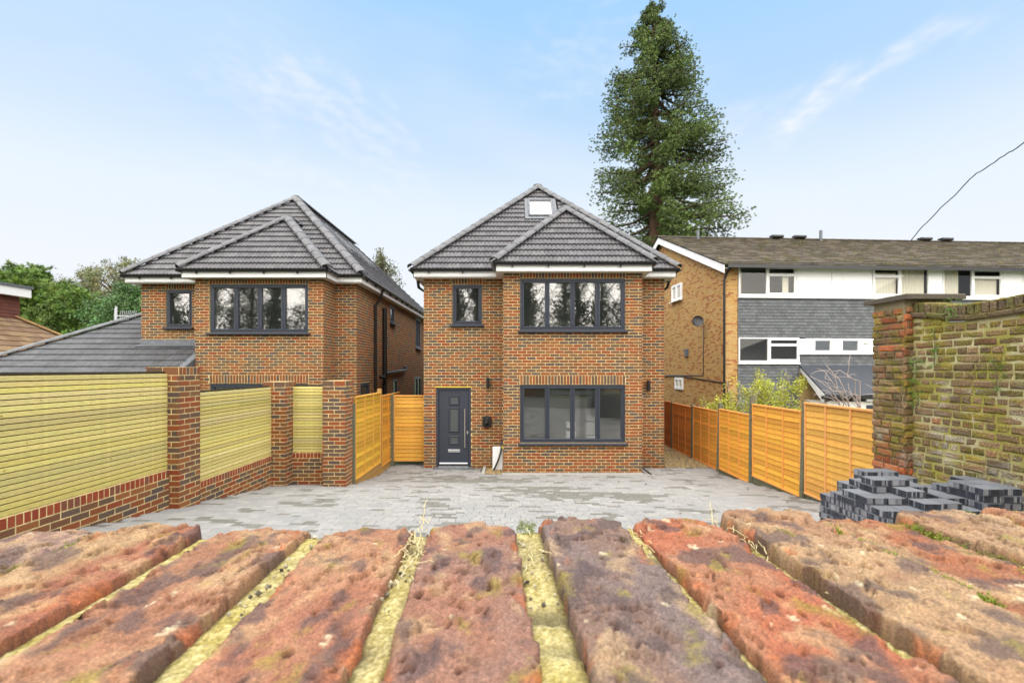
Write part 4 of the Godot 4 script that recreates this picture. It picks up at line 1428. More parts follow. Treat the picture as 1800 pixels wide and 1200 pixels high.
func old_wall() -> void:
	var r := RandomNumberGenerator.new()
	r.seed = 33
	var X := 4.40
	var d1 := 5.32
	var d0 := 0.6
	var t := thing("old_brick_wall", "old weathered brick wall covered in moss and lichen with sagging brick coping", "wall", P(X + 0.1, 0.5, 3.2))
	var topw := func(d: float) -> float: return CAM_Y + 0.475 + 0.07 * smoothstep(4.75, 5.3, d) + 0.02 * smoothstep(4.4, 3.6, d) - 0.015 * sin((d - 4.2) * 3.0)
	# mortar bed, a little uneven
	var mb := MB.new()
	var nu := 120
	var nv := 60
	for i in nu:
		for j in nv:
			var q: Array[Vector3] = []
			for c in [[i, j], [i + 1, j], [i + 1, j + 1], [i, j + 1]]:
				var d: float = d1 - (d1 - d0) * c[0] / nu
				var yy: float = 0.4 + (topw.call(d) - 0.4) * c[1] / nv
				q.append(P(X - 0.004 + 0.008 * fine.get_noise_2d(d * 14.0, yy * 14.0), yy, d))
			var mid := (q[0] + q[2]) / 2
			var a := soft.get_noise_3d(mid.x, mid.y * 2.5 + 9.0, mid.z * 2.5)
			mb.quad(q[0], q[1], q[2], q[3], Color(0.76, 0.68, 0.38).lerp(Color(0.50, 0.45, 0.08), clampf(0.5 + a * 1.6, 0, 1)))
	mb.box(Transform3D(Basis(), P(X + 0.16, 1.5, (d0 + d1) / 2)), Vector3(0.25, 2.2, d1 - d0), Color(0.3, 0.27, 0.16))
	var bed := part("mortar", mb, M.old_mortar, t)
	var bricks := []
	old_face(t, bricks, P(X, 0.45, d1), Vector3(0, 0, 1), Vector3.LEFT, d1 - d0, func(a: float) -> float: return topw.call(d1 - a) + 0.01, 0.45, r, false)
	lay_tiles(bricks, bed, M.old_brick, 300, "brick", "brickwork")
	# coping: a projecting creasing course and bricks on edge above it
	var d := d1 - 0.01
	while d > d0:
		var y: float = topw.call(d)
		var w := r.randf_range(0.2, 0.23)
		var p := P(X + 0.06, y + 0.03, d - w / 2)
		var slope := atan2(topw.call(d - w) - topw.call(d), w)
		var c := MB.new()
		c.append(rough_brick(w, 0.055, 0.10, mossy(p, 0.0).lerp(Color(0.10, 0.10, 0.06), 0.4), r), Transform3D())
		place("creasing_tile", c.mesh(M.old_brick), t, Transform3D(Basis(Vector3(0, 0, 1), Vector3.UP, Vector3.LEFT).rotated(Vector3.RIGHT, -slope), p))
		d -= w + 0.006
	d = d1 - 0.01
	while d > d0:
		var y: float = topw.call(d)
		var w := r.randf_range(0.062, 0.072)
		var p := P(X + 0.07, y + 0.06 + 0.05, d - w / 2)
		var g := mossy(p + Vector3(0, 0.25, 0), 0.0).lerp(Color(0.14, 0.14, 0.10), 0.35)
		var c := rough_brick(w, 0.105, 0.075 + r.randf_range(-0.006, 0.006), g, r)
		var topc := MB.new()
		topc.bevel(Transform3D(Basis(Vector3.RIGHT, -PI / 2), Vector3(0, 0.048, -0.06)), Vector3(w, 0.26, 0.02), 0.008, mossy(p + Vector3(0, 0.6, 0), 0.0))
		c.append(topc, Transform3D())
		place("coping_brick", c.mesh(M.old_brick), t, Transform3D(Basis(Vector3(0, 0, 1), Vector3.UP, Vector3.LEFT), p))
		d -= w + 0.010
	# moss cushions on the coping
	var mo := []
	for i in 2600:
		var dd := r.randf_range(1.2, d1)
		if soft.get_noise_2d(dd * 5.0, 3.0) + 0.35 * fine.get_noise_2d(dd * 20.0, 1.0) < -0.05:
			continue
		var upper := r.randf() < 0.6
		var p := P(X + r.randf_range(-0.02, 0.16), topw.call(dd) + 0.165, dd) if upper else P(X + r.randf_range(-0.05, 0.0), topw.call(dd) + 0.06, dd)
		var g := r.randf_range(0.6, 1.3)
		mo.append([p, r.randf_range(0.008, 0.02), Color(0.22 * g, 0.17 * g, 0.02 * g)])
	crown(t, "moss", "leaf", 13, mo)
	t.get_child(t.get_child_count() - 1).set_meta("kind", "stuff")
	# pier at its end
	var s := thing("brick_pier", "mossy old brick pier with stone cap, red at its foot, ending the old wall", "pier", P(4.53, 0.45, 5.53))
	var pm := MB.new()
	pm.box(Transform3D(Basis(), P(4.56, 1.9, 5.53)), Vector3(0.50, 2.9, 0.45), Color(0.42, 0.35, 0.20))
	var core := part("mortar", pm, M.old_mortar, s)
	var pb := []
	var topp := func(_a: float) -> float: return CAM_Y + 0.745
	old_face(s, pb, P(4.305, 0.45, 5.765), Vector3(0, 0, 1), Vector3.LEFT, 0.47, topp, 0.45, r, true)
	old_face(s, pb, P(4.30, 0.45, 5.30), Vector3.RIGHT, Vector3(0, 0, 1), 0.48, topp, 0.45, r, true)
	lay_tiles(pb, core, M.old_brick, 300, "brick", "brickwork")
	var cp := MB.new()
	cp.bevel(Transform3D(Basis(Vector3.RIGHT, -PI / 2) * Basis(Vector3.BACK, 0.03), P(4.58, CAM_Y + 0.785, 5.53)), Vector3(0.66, 0.62, 0.058), 0.012, Color(0.17, 0.145, 0.105))
	part("stone_cap", cp, M.stone, s)
	# sprouting weeds
	for q in [[P(4.38, 2.42, 5.24), 60, 0.30], [P(4.36, 3.15, 4.75), 26, 0.12], [P(4.37, 2.52, 4.35), 20, 0.16], [P(4.37, 2.78, 5.0), 24, 0.2]]:
		var spots := []
		var at: Vector3 = q[0]
		for i in int(q[1]):
			var g := r.randf_range(0.7, 1.3)
			spots.append([at + Vector3(r.randf_range(-0.06, 0.0), r.randf_range(-1, 1) * q[2], r.randf_range(-1, 1) * 0.09), r.randf_range(0.018, 0.034), Color(0.12 * g, 0.26 * g, 0.03 * g)])
		var wd := thing("wall_weed", ["green leafy weed trailing in the corner between pier and old wall", "small green weed on the old wall's coping", "tiny green weed low on the old wall face", "fine green creeper near the pier top on the old wall"][used.get("wall_weed", 0)], "plant", at)
		crown(wd, "leaves", "leaf", 40 + int(q[1]), spots)
		var st := MB.new()
		limb(st, at + Vector3(0, -q[2], 0), at + Vector3(-0.02, q[2], 0), 0.004, 0.002, r, 0, 0.06, 4)
		part("stem", st, M.twig, wd)

# ---------------------------------------------------------------- the stack of new paving blocks
func block_stack() -> void:
	var r := RandomNumberGenerator.new()
	r.seed = 90
	var heights := [[13, 13, 14, 14, 13, 16, 16], [14, 14, 15, 13, 14, 16, 16], [14, 16, 16, 15, 14, 15, 16], [13, 15, 15, 15, 14, 14, 13], [12, 14, 16, 16, 15, 13, 12]]
	var ranks := ["first", "second", "third", "fourth", "fifth", "sixth", "seventh", "eighth", "ninth", "tenth", "eleventh", "twelfth", "thirteenth", "fourteenth", "fifteenth", "sixteenth", "seventeenth"]
	var lines := ["front row", "second row", "middle row", "fourth row", "back row"]
	var y0 := 0.675
	var rest := MB.new()
	var shapes := []
	for v in 8:
		var mb := MB.new()
		var w := 0.158
		var hh := 0.056
		mb.bevel(Transform3D(Basis(Vector3.RIGHT, -PI / 2), Vector3(0, 0, 0)), Vector3(w, w, hh), 0.004, Color(0.25, 0.26, 0.285) * r.randf_range(0.85, 1.2))
		for side in 4:       # saw marks and bloom run down the sides
			var b := Basis(Vector3.UP, side * PI / 2)
			var x := -w / 2 + 0.004
			while x < w / 2 - 0.012:
				var ww := minf(r.randf_range(0.006, 0.035), w / 2 - 0.004 - x)
				var pale := r.randf() < 0.33
				var tone := Color(0.42, 0.42, 0.46) * r.randf_range(0.6, 1.1) if pale else Color(0.05, 0.055, 0.075) * r.randf_range(0.6, 1.6)
				mb.quad(b * Vector3(x, -hh / 2 + 0.003, w / 2 + 0.0012), b * Vector3(x + ww, -hh / 2 + 0.003, w / 2 + 0.0012), b * Vector3(x + ww, hh / 2 - 0.005, w / 2 + 0.0012), b * Vector3(x, hh / 2 - 0.005, w / 2 + 0.0012), tone)
				x += ww
		shapes.append(mb)
	var meshes := []
	for mb in shapes:
		meshes.append(mb.mesh(M.block))
	for i in 5:
		for j in 7:
			var H: int = heights[i][j] - 1
			for k in H:
				var sh := r.randf_range(-0.012, 0.012) if k % 2 else r.randf_range(-0.004, 0.004)
				var p := P(3.14 + j * 0.166 + sh, y0 + 0.06 * k + 0.028, 4.06 + i * 0.166 + r.randf_range(-0.006, 0.006))
				var xf := Transform3D(Basis(Vector3.UP, r.randf_range(-0.05, 0.05) + (r.randi() % 4) * PI / 2), p)
				var vi := r.randi() % 8
				if k < H - 4 and not (i == 0 and k >= 9) and not (j == 0 and k >= 8):
					rest.append(shapes[vi], xf)
					continue
				var o := piece("paving_block", meshes[vi], self, xf)
				var lab := "grey paving block %s from top, %s column, %s of the stack" % [ranks[H - 1 - k], ranks[j], lines[i]]
				tag(o, lab, "paving block", "stacked paving blocks")
	var b := part("paving_block_heap", rest, M.block, self, "stuff")
	tag(b, "lower and inner paving blocks of the dark grey stack", "paving blocks")

# ---------------------------------------------------------------- the wall top right under the camera
func coping_mesh(w: float, L: float, nu: int, nv: int, seed_: float, tone: Color, tone2: Color) -> MB:
	var mb := MB.new()
	var corner_l := 0.004 + 0.018 * absf(sin(seed_ * 12.9))
	var corner_r := 0.004 + 0.018 * absf(sin(seed_ * 78.2 + 1.0))
	var cols := nu + 5
	var rows := nv + 5
	for j in rows:
		for i in cols:
			var iu := clampf(float(i - 2) / nu, 0.0, 1.0)
			var jv := clampf(float(j - 2) / nv, 0.0, 1.0)
			var s := iu * w
			var t := jv * L
			var down := 0.0
			if i < 2 or i > nu + 2 or j < 2 or j > nv + 2:
				var k := maxi(maxi(2 - i, i - nu - 2), maxi(2 - j, j - nv - 2))
				down = 0.010 if k == 1 else 0.07
			var big := soft.get_noise_3d(s * 14.0, t * 9.0, seed_ * 3.7)
			var mid := fine.get_noise_3d(s * 60.0, t * 44.0, seed_ * 5.1)
			var small := fine.get_noise_3d(s * 300.0, t * 240.0, seed_ * 2.3)
			var edge_n := fine.get_noise_3d(s * 70.0, t * 70.0, seed_ * 9.1)
			var ragged := soft.get_noise_3d(s * 40.0, t * 40.0, seed_ * 4.3 + 8.0)
			var cr: float = (corner_l if s < w / 2 else corner_r) if t < L / 2 else 0.005
			var ox := absf(s - w / 2) - (w / 2 - cr)
			var oz := absf(t - L / 2) - (L / 2 - cr)
			var e := cr - (Vector2(maxf(ox, 0.0), maxf(oz, 0.0)).length() + minf(maxf(ox, oz), 0.0)) + edge_n * 0.0024 + ragged * 0.005 * (1.0 - smoothstep(0.0, 0.03, t))
			var chip := smoothstep(0.12, 0.40, soft.get_noise_3d(s * 34.0, t * 26.0, seed_ * 7.7 + 3.0))
			var r := 0.0022 + 0.008 * chip + 0.008 * (1.0 - smoothstep(0.0, 0.035, t)) * clampf(0.5 + 1.5 * big, 0.0, 1.0)
			var drop := 0.0
			if e < r:
				var q := r - maxf(e, 0.0)
				drop = (r - sqrt(maxf(r * r - minf(q, r) * minf(q, r), 0.0))) * 0.8 + minf(maxf(-e, 0.0) * 5.0, 0.05)
			var fold := soft.get_noise_3d(s * 34.0 + t * 22.0, t * 26.0 - s * 24.0, seed_ * 1.9) + mid * 0.22 + small * 0.05
			var zone := smoothstep(-0.10, 0.2, soft.get_noise_3d(s * 20.0, t * 14.0, seed_ * 4.4 + 2.0))
			var crease := (1.0 - smoothstep(0.0, 0.030, absf(fold))) * zone
			var flake := smoothstep(0.0, 0.03, fold) * zone
			var pit := smoothstep(0.49, 0.55, fine.get_noise_3d(s * 105.0, t * 85.0, seed_ * 6.1 + 40.0) + 0.12 * small)
			var gr := rng.randf_range(-1.0, 1.0)
			var h := -drop + big * 0.0026 + mid * 0.0013 + small * 0.0010 + gr * 0.00022 - crease * 0.0024 - pit * 0.0036 + flake * 0.0020
			var x := s + (edge_n * 0.0022 if iu <= 0.0 or iu >= 1.0 else 0.0)
			var z := t + (edge_n * 0.0026 if jv <= 0.0 or jv >= 1.0 else 0.0)
			mb.v.append(Vector3(x - w / 2, h - down, z))
			# the clay's own colour: mauve and orange burn, ochre lichen, soot and lime spots
			var c := tone.lerp(tone2, smoothstep(-0.3, 0.3, big + mid * 0.35))
			c = c.lerp(Color(0.26, 0.20, 0.155), 0.22)
			c = c.lerp(Color(0.46, 0.31, 0.16), 0.5 * smoothstep(0.12, 0.45, soft.get_noise_3d(s * 26.0, t * 17.0, seed_ * 6.6 + 11.0) + mid * 0.25))
			c = c.lerp(Color(0.085, 0.055, 0.055), 0.72 * smoothstep(0.10, 0.38, soft.get_noise_3d(s * 30.0, t * 20.0, seed_ * 8.3 + 5.0) + mid * 0.25))
			c = c.lerp(Color(0.74, 0.62, 0.40), 0.6 * smoothstep(0.53, 0.66, soft.get_noise_3d(s * 52.0, t * 42.0, seed_ * 2.9 + 21.0) + small * 0.12))
			c = c.lerp(Color(0.26, 0.21, 0.025), 0.6 * smoothstep(0.26, 0.66, soft.get_noise_3d(s * 34.0, t * 22.0, seed_ * 3.3 + 31.0) + small * 0.2))
			c = c.lerp(Color(0.46, 0.13, 0.04), 0.7 * chip * (1.0 - smoothstep(0.0, r * 1.3, e)))
			c = c.lerp(Color(0.09, 0.035, 0.018), minf(0.75 * crease + 0.9 * pit, 1.0))
			c = c * (1.0 + 0.42 * small + 0.24 * mid + 0.10 * gr)
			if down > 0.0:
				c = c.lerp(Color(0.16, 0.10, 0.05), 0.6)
			c.a = 1.0
			mb.c.append(c)
	mb.n.resize(mb.v.size())
	mb.n.fill(Vector3.ZERO)
	for j in rows - 1:
		for i in cols - 1:
			var a := j * cols + i
			for q in [[a, a + cols, a + 1], [a + 1, a + cols, a + cols + 1]]:
				var nn: Vector3 = (mb.v[q[1]] - mb.v[q[0]]).cross(mb.v[q[2]] - mb.v[q[0]])
				for k in 3:
					mb.n[q[k]] += nn
				mb.ix.append(q[0]); mb.ix.append(q[2]); mb.ix.append(q[1])
	for i in mb.n.size():
		mb.n[i] = mb.n[i].normalized()
	return mb

func front_wall() -> void:
	var u := Vector3(1, 0, -0.047).normalized()
	var w := u.cross(Vector3.UP).normalized()        # towards the camera
	var O := P(0, CAM_Y - 0.118, 0.375)
	var t := thing("front_wall", "worn red brick wall under the viewer with bricks on edge and yellow mortar along its top", "wall", P(0, 1.2, 0.27))
	var r := RandomNumberGenerator.new()
	r.seed = 14
	var B := func(x: float, y: float, z: float) -> Vector3: return O + u * x + Vector3.UP * y + w * z
	var xs := [-0.404, -0.329, -0.2585, -0.183, -0.1055, -0.0304, 0.0513, 0.1214, 0.194, 0.2645, 0.329, 0.402]
	var lifts := [0.002, -0.001, 0.002, -0.001, -0.002, 0.0, 0.002, 0.001, 0.006, 0.000, 0.005, 0.004]
	var ends := [0.0, 0.0, 0.002, 0.0, 0.004, 0.0, -0.002, 0.0, -0.004, 0.002, 0.0, 0.0]
	var tone := [rgb(176, 86, 56), rgb(186, 136, 120), rgb(196, 110, 76), rgb(200, 130, 96), rgb(204, 124, 94), rgb(194, 126, 102), rgb(164, 124, 112), rgb(214, 112, 68), rgb(200, 144, 106), rgb(198, 112, 66), rgb(198, 146, 106), rgb(196, 120, 80)]
	var tone2 := [rgb(160, 100, 70), rgb(164, 122, 122), rgb(206, 158, 114), rgb(208, 154, 118), rgb(210, 148, 112), rgb(172, 122, 110), rgb(142, 118, 122), rgb(204, 132, 96), rgb(208, 164, 124), rgb(200, 154, 112), rgb(204, 162, 126), rgb(204, 148, 108)]
	var edges := []
	var all := []
	for i in 12:
		all.append([xs[i], lifts[i], ends[i], 0.0625 if i != 8 else 0.066, tone[i], tone2[i], 58, 180])
	for i in 16:      # on either side, out of the frame, more of the same
		for sgn in [-1, 1]:
			var k := r.randi() % 12
			all.append([sgn * (0.479 + i * 0.0755), r.randf_range(-0.002, 0.003), r.randf_range(-0.002, 0.002), 0.0625, tone[k], tone2[k], 14, 44])
	all.sort_custom(func(a, b): return a[0] < b[0])
	for i in all.size():
		var q: Array = all[i]
		var mb := coping_mesh(q[3], 0.217, q[6], q[7], 3.0 + i * 1.37, q[4] * Color(0.60, 0.60, 0.52), q[5] * Color(0.64, 0.64, 0.56))
		var bs := Basis(u, Vector3.UP, w).rotated(Vector3.UP, r.randf_range(-0.012, 0.012)).rotated(w, r.randf_range(-0.02, 0.02))
		place("coping_brick", mb.mesh(M.coping), t, Transform3D(bs, B.call(q[0], q[1], q[2])))
	# mortar between them
	for i in all.size() - 1:
		var x0: float = all[i][0] + all[i][3] / 2 - 0.002
		var x1: float = all[i + 1][0] - all[i + 1][3] / 2 + 0.002
		var near: bool = all[i][6] > 20 and all[i + 1][6] > 20
		var nu := 10 if near else 3
		var nv := 150 if near else 20
		var y := minf(all[i][1], all[i + 1][1]) - 0.0060
		var mb := MB.new()
		for j in nv + 1:
			for k in nu + 1:
				var s := lerpf(x0, x1, float(k) / nu)
				var z := 0.212 * j / nv + 0.012
				var f := float(k) / nu * 2.0 - 1.0
				var n1 := soft.get_noise_3d(s * 8.0, z * 11.0, 50.0 + i * 3.1)
				var n2 := fine.get_noise_3d(s * 260.0, z * 210.0, i * 1.7)
				var lost := smoothstep(0.08, 0.45, n1)
				var h := y + 0.0014 * (1.0 - f * f * f * f) - 0.0030 * lost + n2 * 0.0013
				if j == 0:
					h -= 0.04
				mb.v.append(B.call(s, h, z))
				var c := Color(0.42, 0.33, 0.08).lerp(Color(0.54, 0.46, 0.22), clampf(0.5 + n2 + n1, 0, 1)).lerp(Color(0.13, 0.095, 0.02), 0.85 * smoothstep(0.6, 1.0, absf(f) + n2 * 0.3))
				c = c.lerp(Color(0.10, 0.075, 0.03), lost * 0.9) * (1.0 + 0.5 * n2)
				c.a = 1.0
				mb.c.append(c)
		mb.n.resize(mb.v.size())
		mb.n.fill(Vector3.ZERO)
		for j in nv:
			for k in nu:
				var a := j * (nu + 1) + k
				for q in [[a, a + nu + 1, a + 1], [a + 1, a + nu + 1, a + nu + 2]]:
					var nn: Vector3 = (mb.v[q[1]] - mb.v[q[0]]).cross(mb.v[q[2]] - mb.v[q[0]])
					for e in 3:
						mb.n[q[e]] += nn
					mb.ix.append(q[0]); mb.ix.append(q[2]); mb.ix.append(q[1])
		for k in mb.n.size():
			mb.n[k] = mb.n[k].normalized()
		part("mortar_joint", mb, M.joint, t)
	# body of the wall
	var back := MB.new()
	var bricks := []
	brick_face(bricks, back, B.call(1.6, -1.57, 0.008), -u, -w, 3.2, 1.5, [], [], [], null, 0.0, 91)
	brick_face(bricks, back, B.call(-1.6, -1.57, 0.21), u, w, 3.2, 1.5, [], [], [], null, 0.0, 92)
	back.quad(B.call(-1.6, -0.045, 0.21), B.call(1.6, -0.045, 0.21), B.call(1.6, -0.045, 0.008), B.call(-1.6, -0.045, 0.008))
	var body := part("wall_body", back, M.mortar, t)
	lay_bricks(bricks, body, M.brick, 0)
	# straws, grit and moss lodged in the joints
	var st := [[-0.068, 0.015, 24], [-0.068, 0.045, 22], [0.010, 0.05, 6], [0.086, 0.05, 6], [0.157, 0.03, 12], [0.157, 0.08, 9]]
	for q in st:
		for i in int(q[2]):
			var mb := MB.new()
			var z: float = q[1] + r.randf_range(-0.035, 0.05)
			var a: Vector3 = B.call(q[0] + r.randf_range(-0.005, 0.005), r.randf_range(-0.004, 0.003), z)
			var len_ := r.randf_range(0.005, 0.02)
			var b: Vector3 = a + (u * r.randf_range(-0.45, 0.45) + w * r.randf_range(-1, 1) + Vector3.UP * r.randf_range(-0.12, 0.10)).normalized() * len_
			limb(mb, a, b, 0.00032, 0.00018, r, 0.0010, 0.05, 5)
			part("straw", mb, M.straw, t)
	for q in [[-0.069, 0.006, 0.016, 0.01], [0.155, 0.008, 0.012, 0.012]]:
		var mb := MB.new()
		limb(mb, B.call(q[0], -0.002, q[1]), B.call(q[0] + q[3] * 0.3, q[2], q[1] - 0.012), 0.0004, 0.0002, r, 0.002, 0.05, 6)
		part("straw", mb, M.straw, t)
	var gr := MB.new()
	for i in 170:
		var j := 3 + r.randi() % 7
		var x: float = (xs[j] + xs[j + 1]) / 2 + r.randf_range(-0.008, 0.008)
		var z := r.randf_range(0.01, 0.13)
		var g := r.randf_range(0.06, 0.5)
		pebble(gr, Transform3D(Basis.from_euler(Vector3(r.randf(), r.randf(), r.randf()) * 6.0).scaled(Vector3.ONE * r.randf_range(0.0006, 0.0022)), B.call(x, -0.0035 + r.randf_range(-0.003, 0.001), z)), Color(g, g * 0.88, g * 0.62), r)
	part("grit", gr, M.gravel, t, "stuff")
	var mo := []
	for q in [[0.229, 0.03, 0.12, 900, 0.0], [0.297, 0.02, 0.10, 260, 0.0], [0.229, 0.09, 0.06, 700, 0.0], [0.366, 0.0, 0.12, 260, 0.0], [0.0105, 0.006, 0.012, 40, 0.0], [-0.29, 0.03, 0.05, 120, 0.0]]:
		for i in int(q[3]):
			var g := r.randf_range(0.5, 1.4)
			mo.append([B.call(q[0] + r.randf_range(-0.006, 0.006), r.randf_range(-0.005, 0.0025), q[1] + r.randf() * q[2]), r.randf_range(0.0018, 0.0036), Color(0.20 * g, 0.26 * g, 0.012 * g)])
	crown(t, "moss", "leaf", 77, mo)
	t.get_child(t.get_child_count() - 1).set_meta("kind", "stuff")

func pebble(mb: MB, xf: Transform3D, col: Color, r: RandomNumberGenerator) -> void:
	var p: Array[Vector3] = []
	for q in [Vector3.RIGHT, Vector3.LEFT, Vector3.UP, Vector3.DOWN, Vector3.BACK, Vector3.FORWARD]:
		p.append(xf * (q * r.randf_range(0.6, 1.2)))
	for f in [[0, 2, 4], [2, 1, 4], [1, 3, 4], [3, 0, 4], [2, 0, 5], [1, 2, 5], [3, 1, 5], [0, 3, 5]]:
		mb.tri(p[f[0]], p[f[1]], p[f[2]], col)

# ---------------------------------------------------------------- ground
func damp(x: float, d: float) -> float:
	var k := 0.0
	for q in [[-0.9, 10.7, 1.9, 0.65], [-1.6, 11.2, 0.9, 0.35], [1.0, 8.5, 1.7, 0.55], [0.4, 9.3, 1.3, 0.35], [2.0, 8.2, 0.6, 0.4], [2.2, 11.2, 1.0, 0.2], [-3.3, 7.2, 0.5, 0.12]]:
		var e := Vector2((x - q[0]) / q[2], (d - q[1]) / q[3])
		k = maxf(k, 1.0 - e.length())
	return smoothstep(0.0, 0.35, k + 0.55 * fine.get_noise_2d(x * 0.9, d * 1.5))

func driveway() -> void:
	var bed := MB.new()
	for i in 44:
		for j in 34:
			var q: Array[Vector3] = []
			for c in [[i, j], [i + 1, j], [i + 1, j + 1], [i, j + 1]]:
				var x: float = lerpf(-4.75, 5.2, c[0] / 44.0)
				var d: float = lerpf(0.45, 13.0, c[1] / 34.0)
				q.append(P(x, gy(x, d) - 0.008, d))
			bed.quad(q[0], q[1], q[2], q[3])
	var drive := struct("driveway", bed, M.sand)
	var r := RandomNumberGenerator.new()
	r.seed = 52
	var out := []
	var cache := {}
	var d := 3.2
	while d < 12.9:
		var dep: float = [0.105, 0.12, 0.12, 0.135][r.randi() % 4]
		var left := -4.62 if d < 9.5 else -3.22
		var right := 5.14 if d > 5.8 else 4.40
		var x: float = left - r.randf_range(0, 0.2)
		while x < right:
			var w: float = [0.105, 0.145, 0.165, 0.185, 0.205][r.randi() % 5]
			var cx := x + w / 2
			x += w
			var cd := d + dep / 2
			if cx - w / 2 < left - 0.05 or cx + w / 2 > right + 0.05:
				continue
			if cd > 12.40 and not (cx < -2.30):
				continue
			if cd > 11.62 and cx > -0.74 and cx < 3.16:
				continue
			var dx := 0.05
			var tx := Vector3(2 * dx, gy(cx + dx, cd) - gy(cx - dx, cd), 0).normalized()
			var ty := Vector3(0, gy(cx, cd + dx) - gy(cx, cd - dx), -2 * dx).normalized()
			var nn := tx.cross(ty).normalized()
			ty = nn.cross(tx)
			var ti := r.randi() % 6
			var wet := damp(cx, cd)
			if wet > 0.25 and r.randf() < wet * 0.85:
				ti = 6 + r.randi() % 2
			elif r.randf() < 0.002:
				ti = 7
			elif r.randf() < 0.02:
				ti = 8
			var pos := P(cx, gy(cx, cd) + r.randf_range(-0.0015, 0.0015), cd)
			out.append([near_score(pos, nn), Transform3D(Basis(tx, ty, nn), pos), w, dep, ti])
		d += dep
	var tones := [rgb(174, 171, 168), rgb(179, 176, 173), rgb(168, 166, 164), rgb(183, 180, 176), rgb(175, 172, 167), rgb(171, 169, 167), rgb(141, 137, 129), rgb(132, 128, 120), rgb(190, 187, 183)]
	# those nearer than what the coping hides do not show: the largest seen start about 5.6 m out
	out.sort_custom(func(a, b):
		var ka: float = a[0] if a[1].origin.z < -5.9 and absf(a[1].origin.x) < 4.0 else a[0] * 0.01
		var kb: float = b[0] if b[1].origin.z < -5.9 and absf(b[1].origin.x) < 4.0 else b[0] * 0.01
		return ka > kb)
	var rest := MB.new()
	for i in out.size():
		var k: Array = out[i]
		if i < 300:
			var key := "%d/%d/%d" % [roundi(k[2] * 1000), roundi(k[3] * 1000), k[4]]
			if not cache.has(key):
				var mb := MB.new()
				mb.bevel(Transform3D(Basis(), Vector3(0, 0, 0.0)), Vector3(k[2] - 0.004, k[3] - 0.004, 0.024), 0.004, tones[k[4]])
				cache[key] = mb.mesh(M.paver)
			place("paver", cache[key], drive, k[1])
		else:
			rest.bevel(k[1], Vector3(k[2] - 0.004, k[3] - 0.004, 0.024), 0.004, tones[k[4]])
	part("paving", rest, M.paver, drive, "stuff")
	var lit := MB.new()
	for i in 34:
		var x := r.randf_range(2.2, 4.7) if i < 20 else r.randf_range(-3.5, 3.0)
		var d2 := r.randf_range(6.6, 10.5)
		var b := Basis.from_euler(Vector3(r.randf_range(-0.4, 0.4), r.randf_range(0, TAU), r.randf_range(-0.4, 0.4)))
		var sz := r.randf_range(0.012, 0.035)
		var p := P(x, gy(x, d2) + 0.024, d2)
		lit.quad(p + b * Vector3(-sz, 0, 0), p + b * Vector3(0, 0.004, sz * 0.6), p + b * Vector3(sz, 0.01, 0), p + b * Vector3(0, 0.004, -sz * 0.6), Color(0.06, 0.04, 0.02) * r.randf_range(0.5, 2.0))
	part("leaf_litter", lit, M.gravel, drive, "stuff")
	# pale edging stones and a slot drain along the bay
	for q in [[P(1.46, 0.004, 11.61), 3.4, 0.08, 0.0], [P(-0.70, 0.004, 12.05), 0.07, 0.82, 0.0]]:
		var e := MB.new()
		e.bevel(Transform3D(Basis(Vector3.RIGHT, -PI / 2), q[0] + Vector3(0, 0.028, 0)), Vector3(q[1], q[2], 0.04), 0.006, rgb(206, 204, 198))
		part("edging_stone", e, M.paver, drive)
	var ch := MB.new()
	ch.box(Transform3D(Basis(Vector3.UP, 0.0), P(3.35, 0.012, 12.0)), Vector3(0.05, 0.02, 0.78))
	part("drain_slot", ch, M.black, drive)

func stones(called: String, x0: float, x1: float, d0: float, d1: float, count: int, size: float, seed_: int) -> void:
	var r := RandomNumberGenerator.new()
	r.seed = seed_
	var g := MB.new()
	g.quad(P(x0, gy(x0, d0) + 0.012, d0), P(x1, gy(x1, d0) + 0.012, d0), P(x1, gy(x1, d1) + 0.012, d1), P(x0, gy(x0, d1) + 0.012, d1))
	var bed := struct(called, g, M.sand)
	var mb := MB.new()
	pebble(mb, Transform3D(), Color.WHITE, r)
	var mm := MultiMesh.new()
	mm.transform_format = MultiMesh.TRANSFORM_3D
	mm.use_colors = true
	mm.mesh = mb.mesh(M.gravel)
	mm.instance_count = count
	for i in count:
		var x := r.randf_range(x0, x1)
		var d := r.randf_range(d0, d1)
		mm.set_instance_transform(i, Transform3D(Basis.from_euler(Vector3(r.randf(), r.randf(), r.randf()) * 6.3).scaled(Vector3.ONE * size * r.randf_range(0.6, 1.5)), P(x, gy(x, d) + 0.018, d)))
		var k := r.randf_range(0.45, 1.25)
		mm.set_instance_color(i, Color(0.42 * k, 0.30 * k, 0.13 * k * r.randf_range(0.7, 1.5)))
	var o := MultiMeshInstance3D.new()
	o.multimesh = mm
	o.name = "stones"
	o.set_meta("kind", "stuff")
	bed.add_child(o)

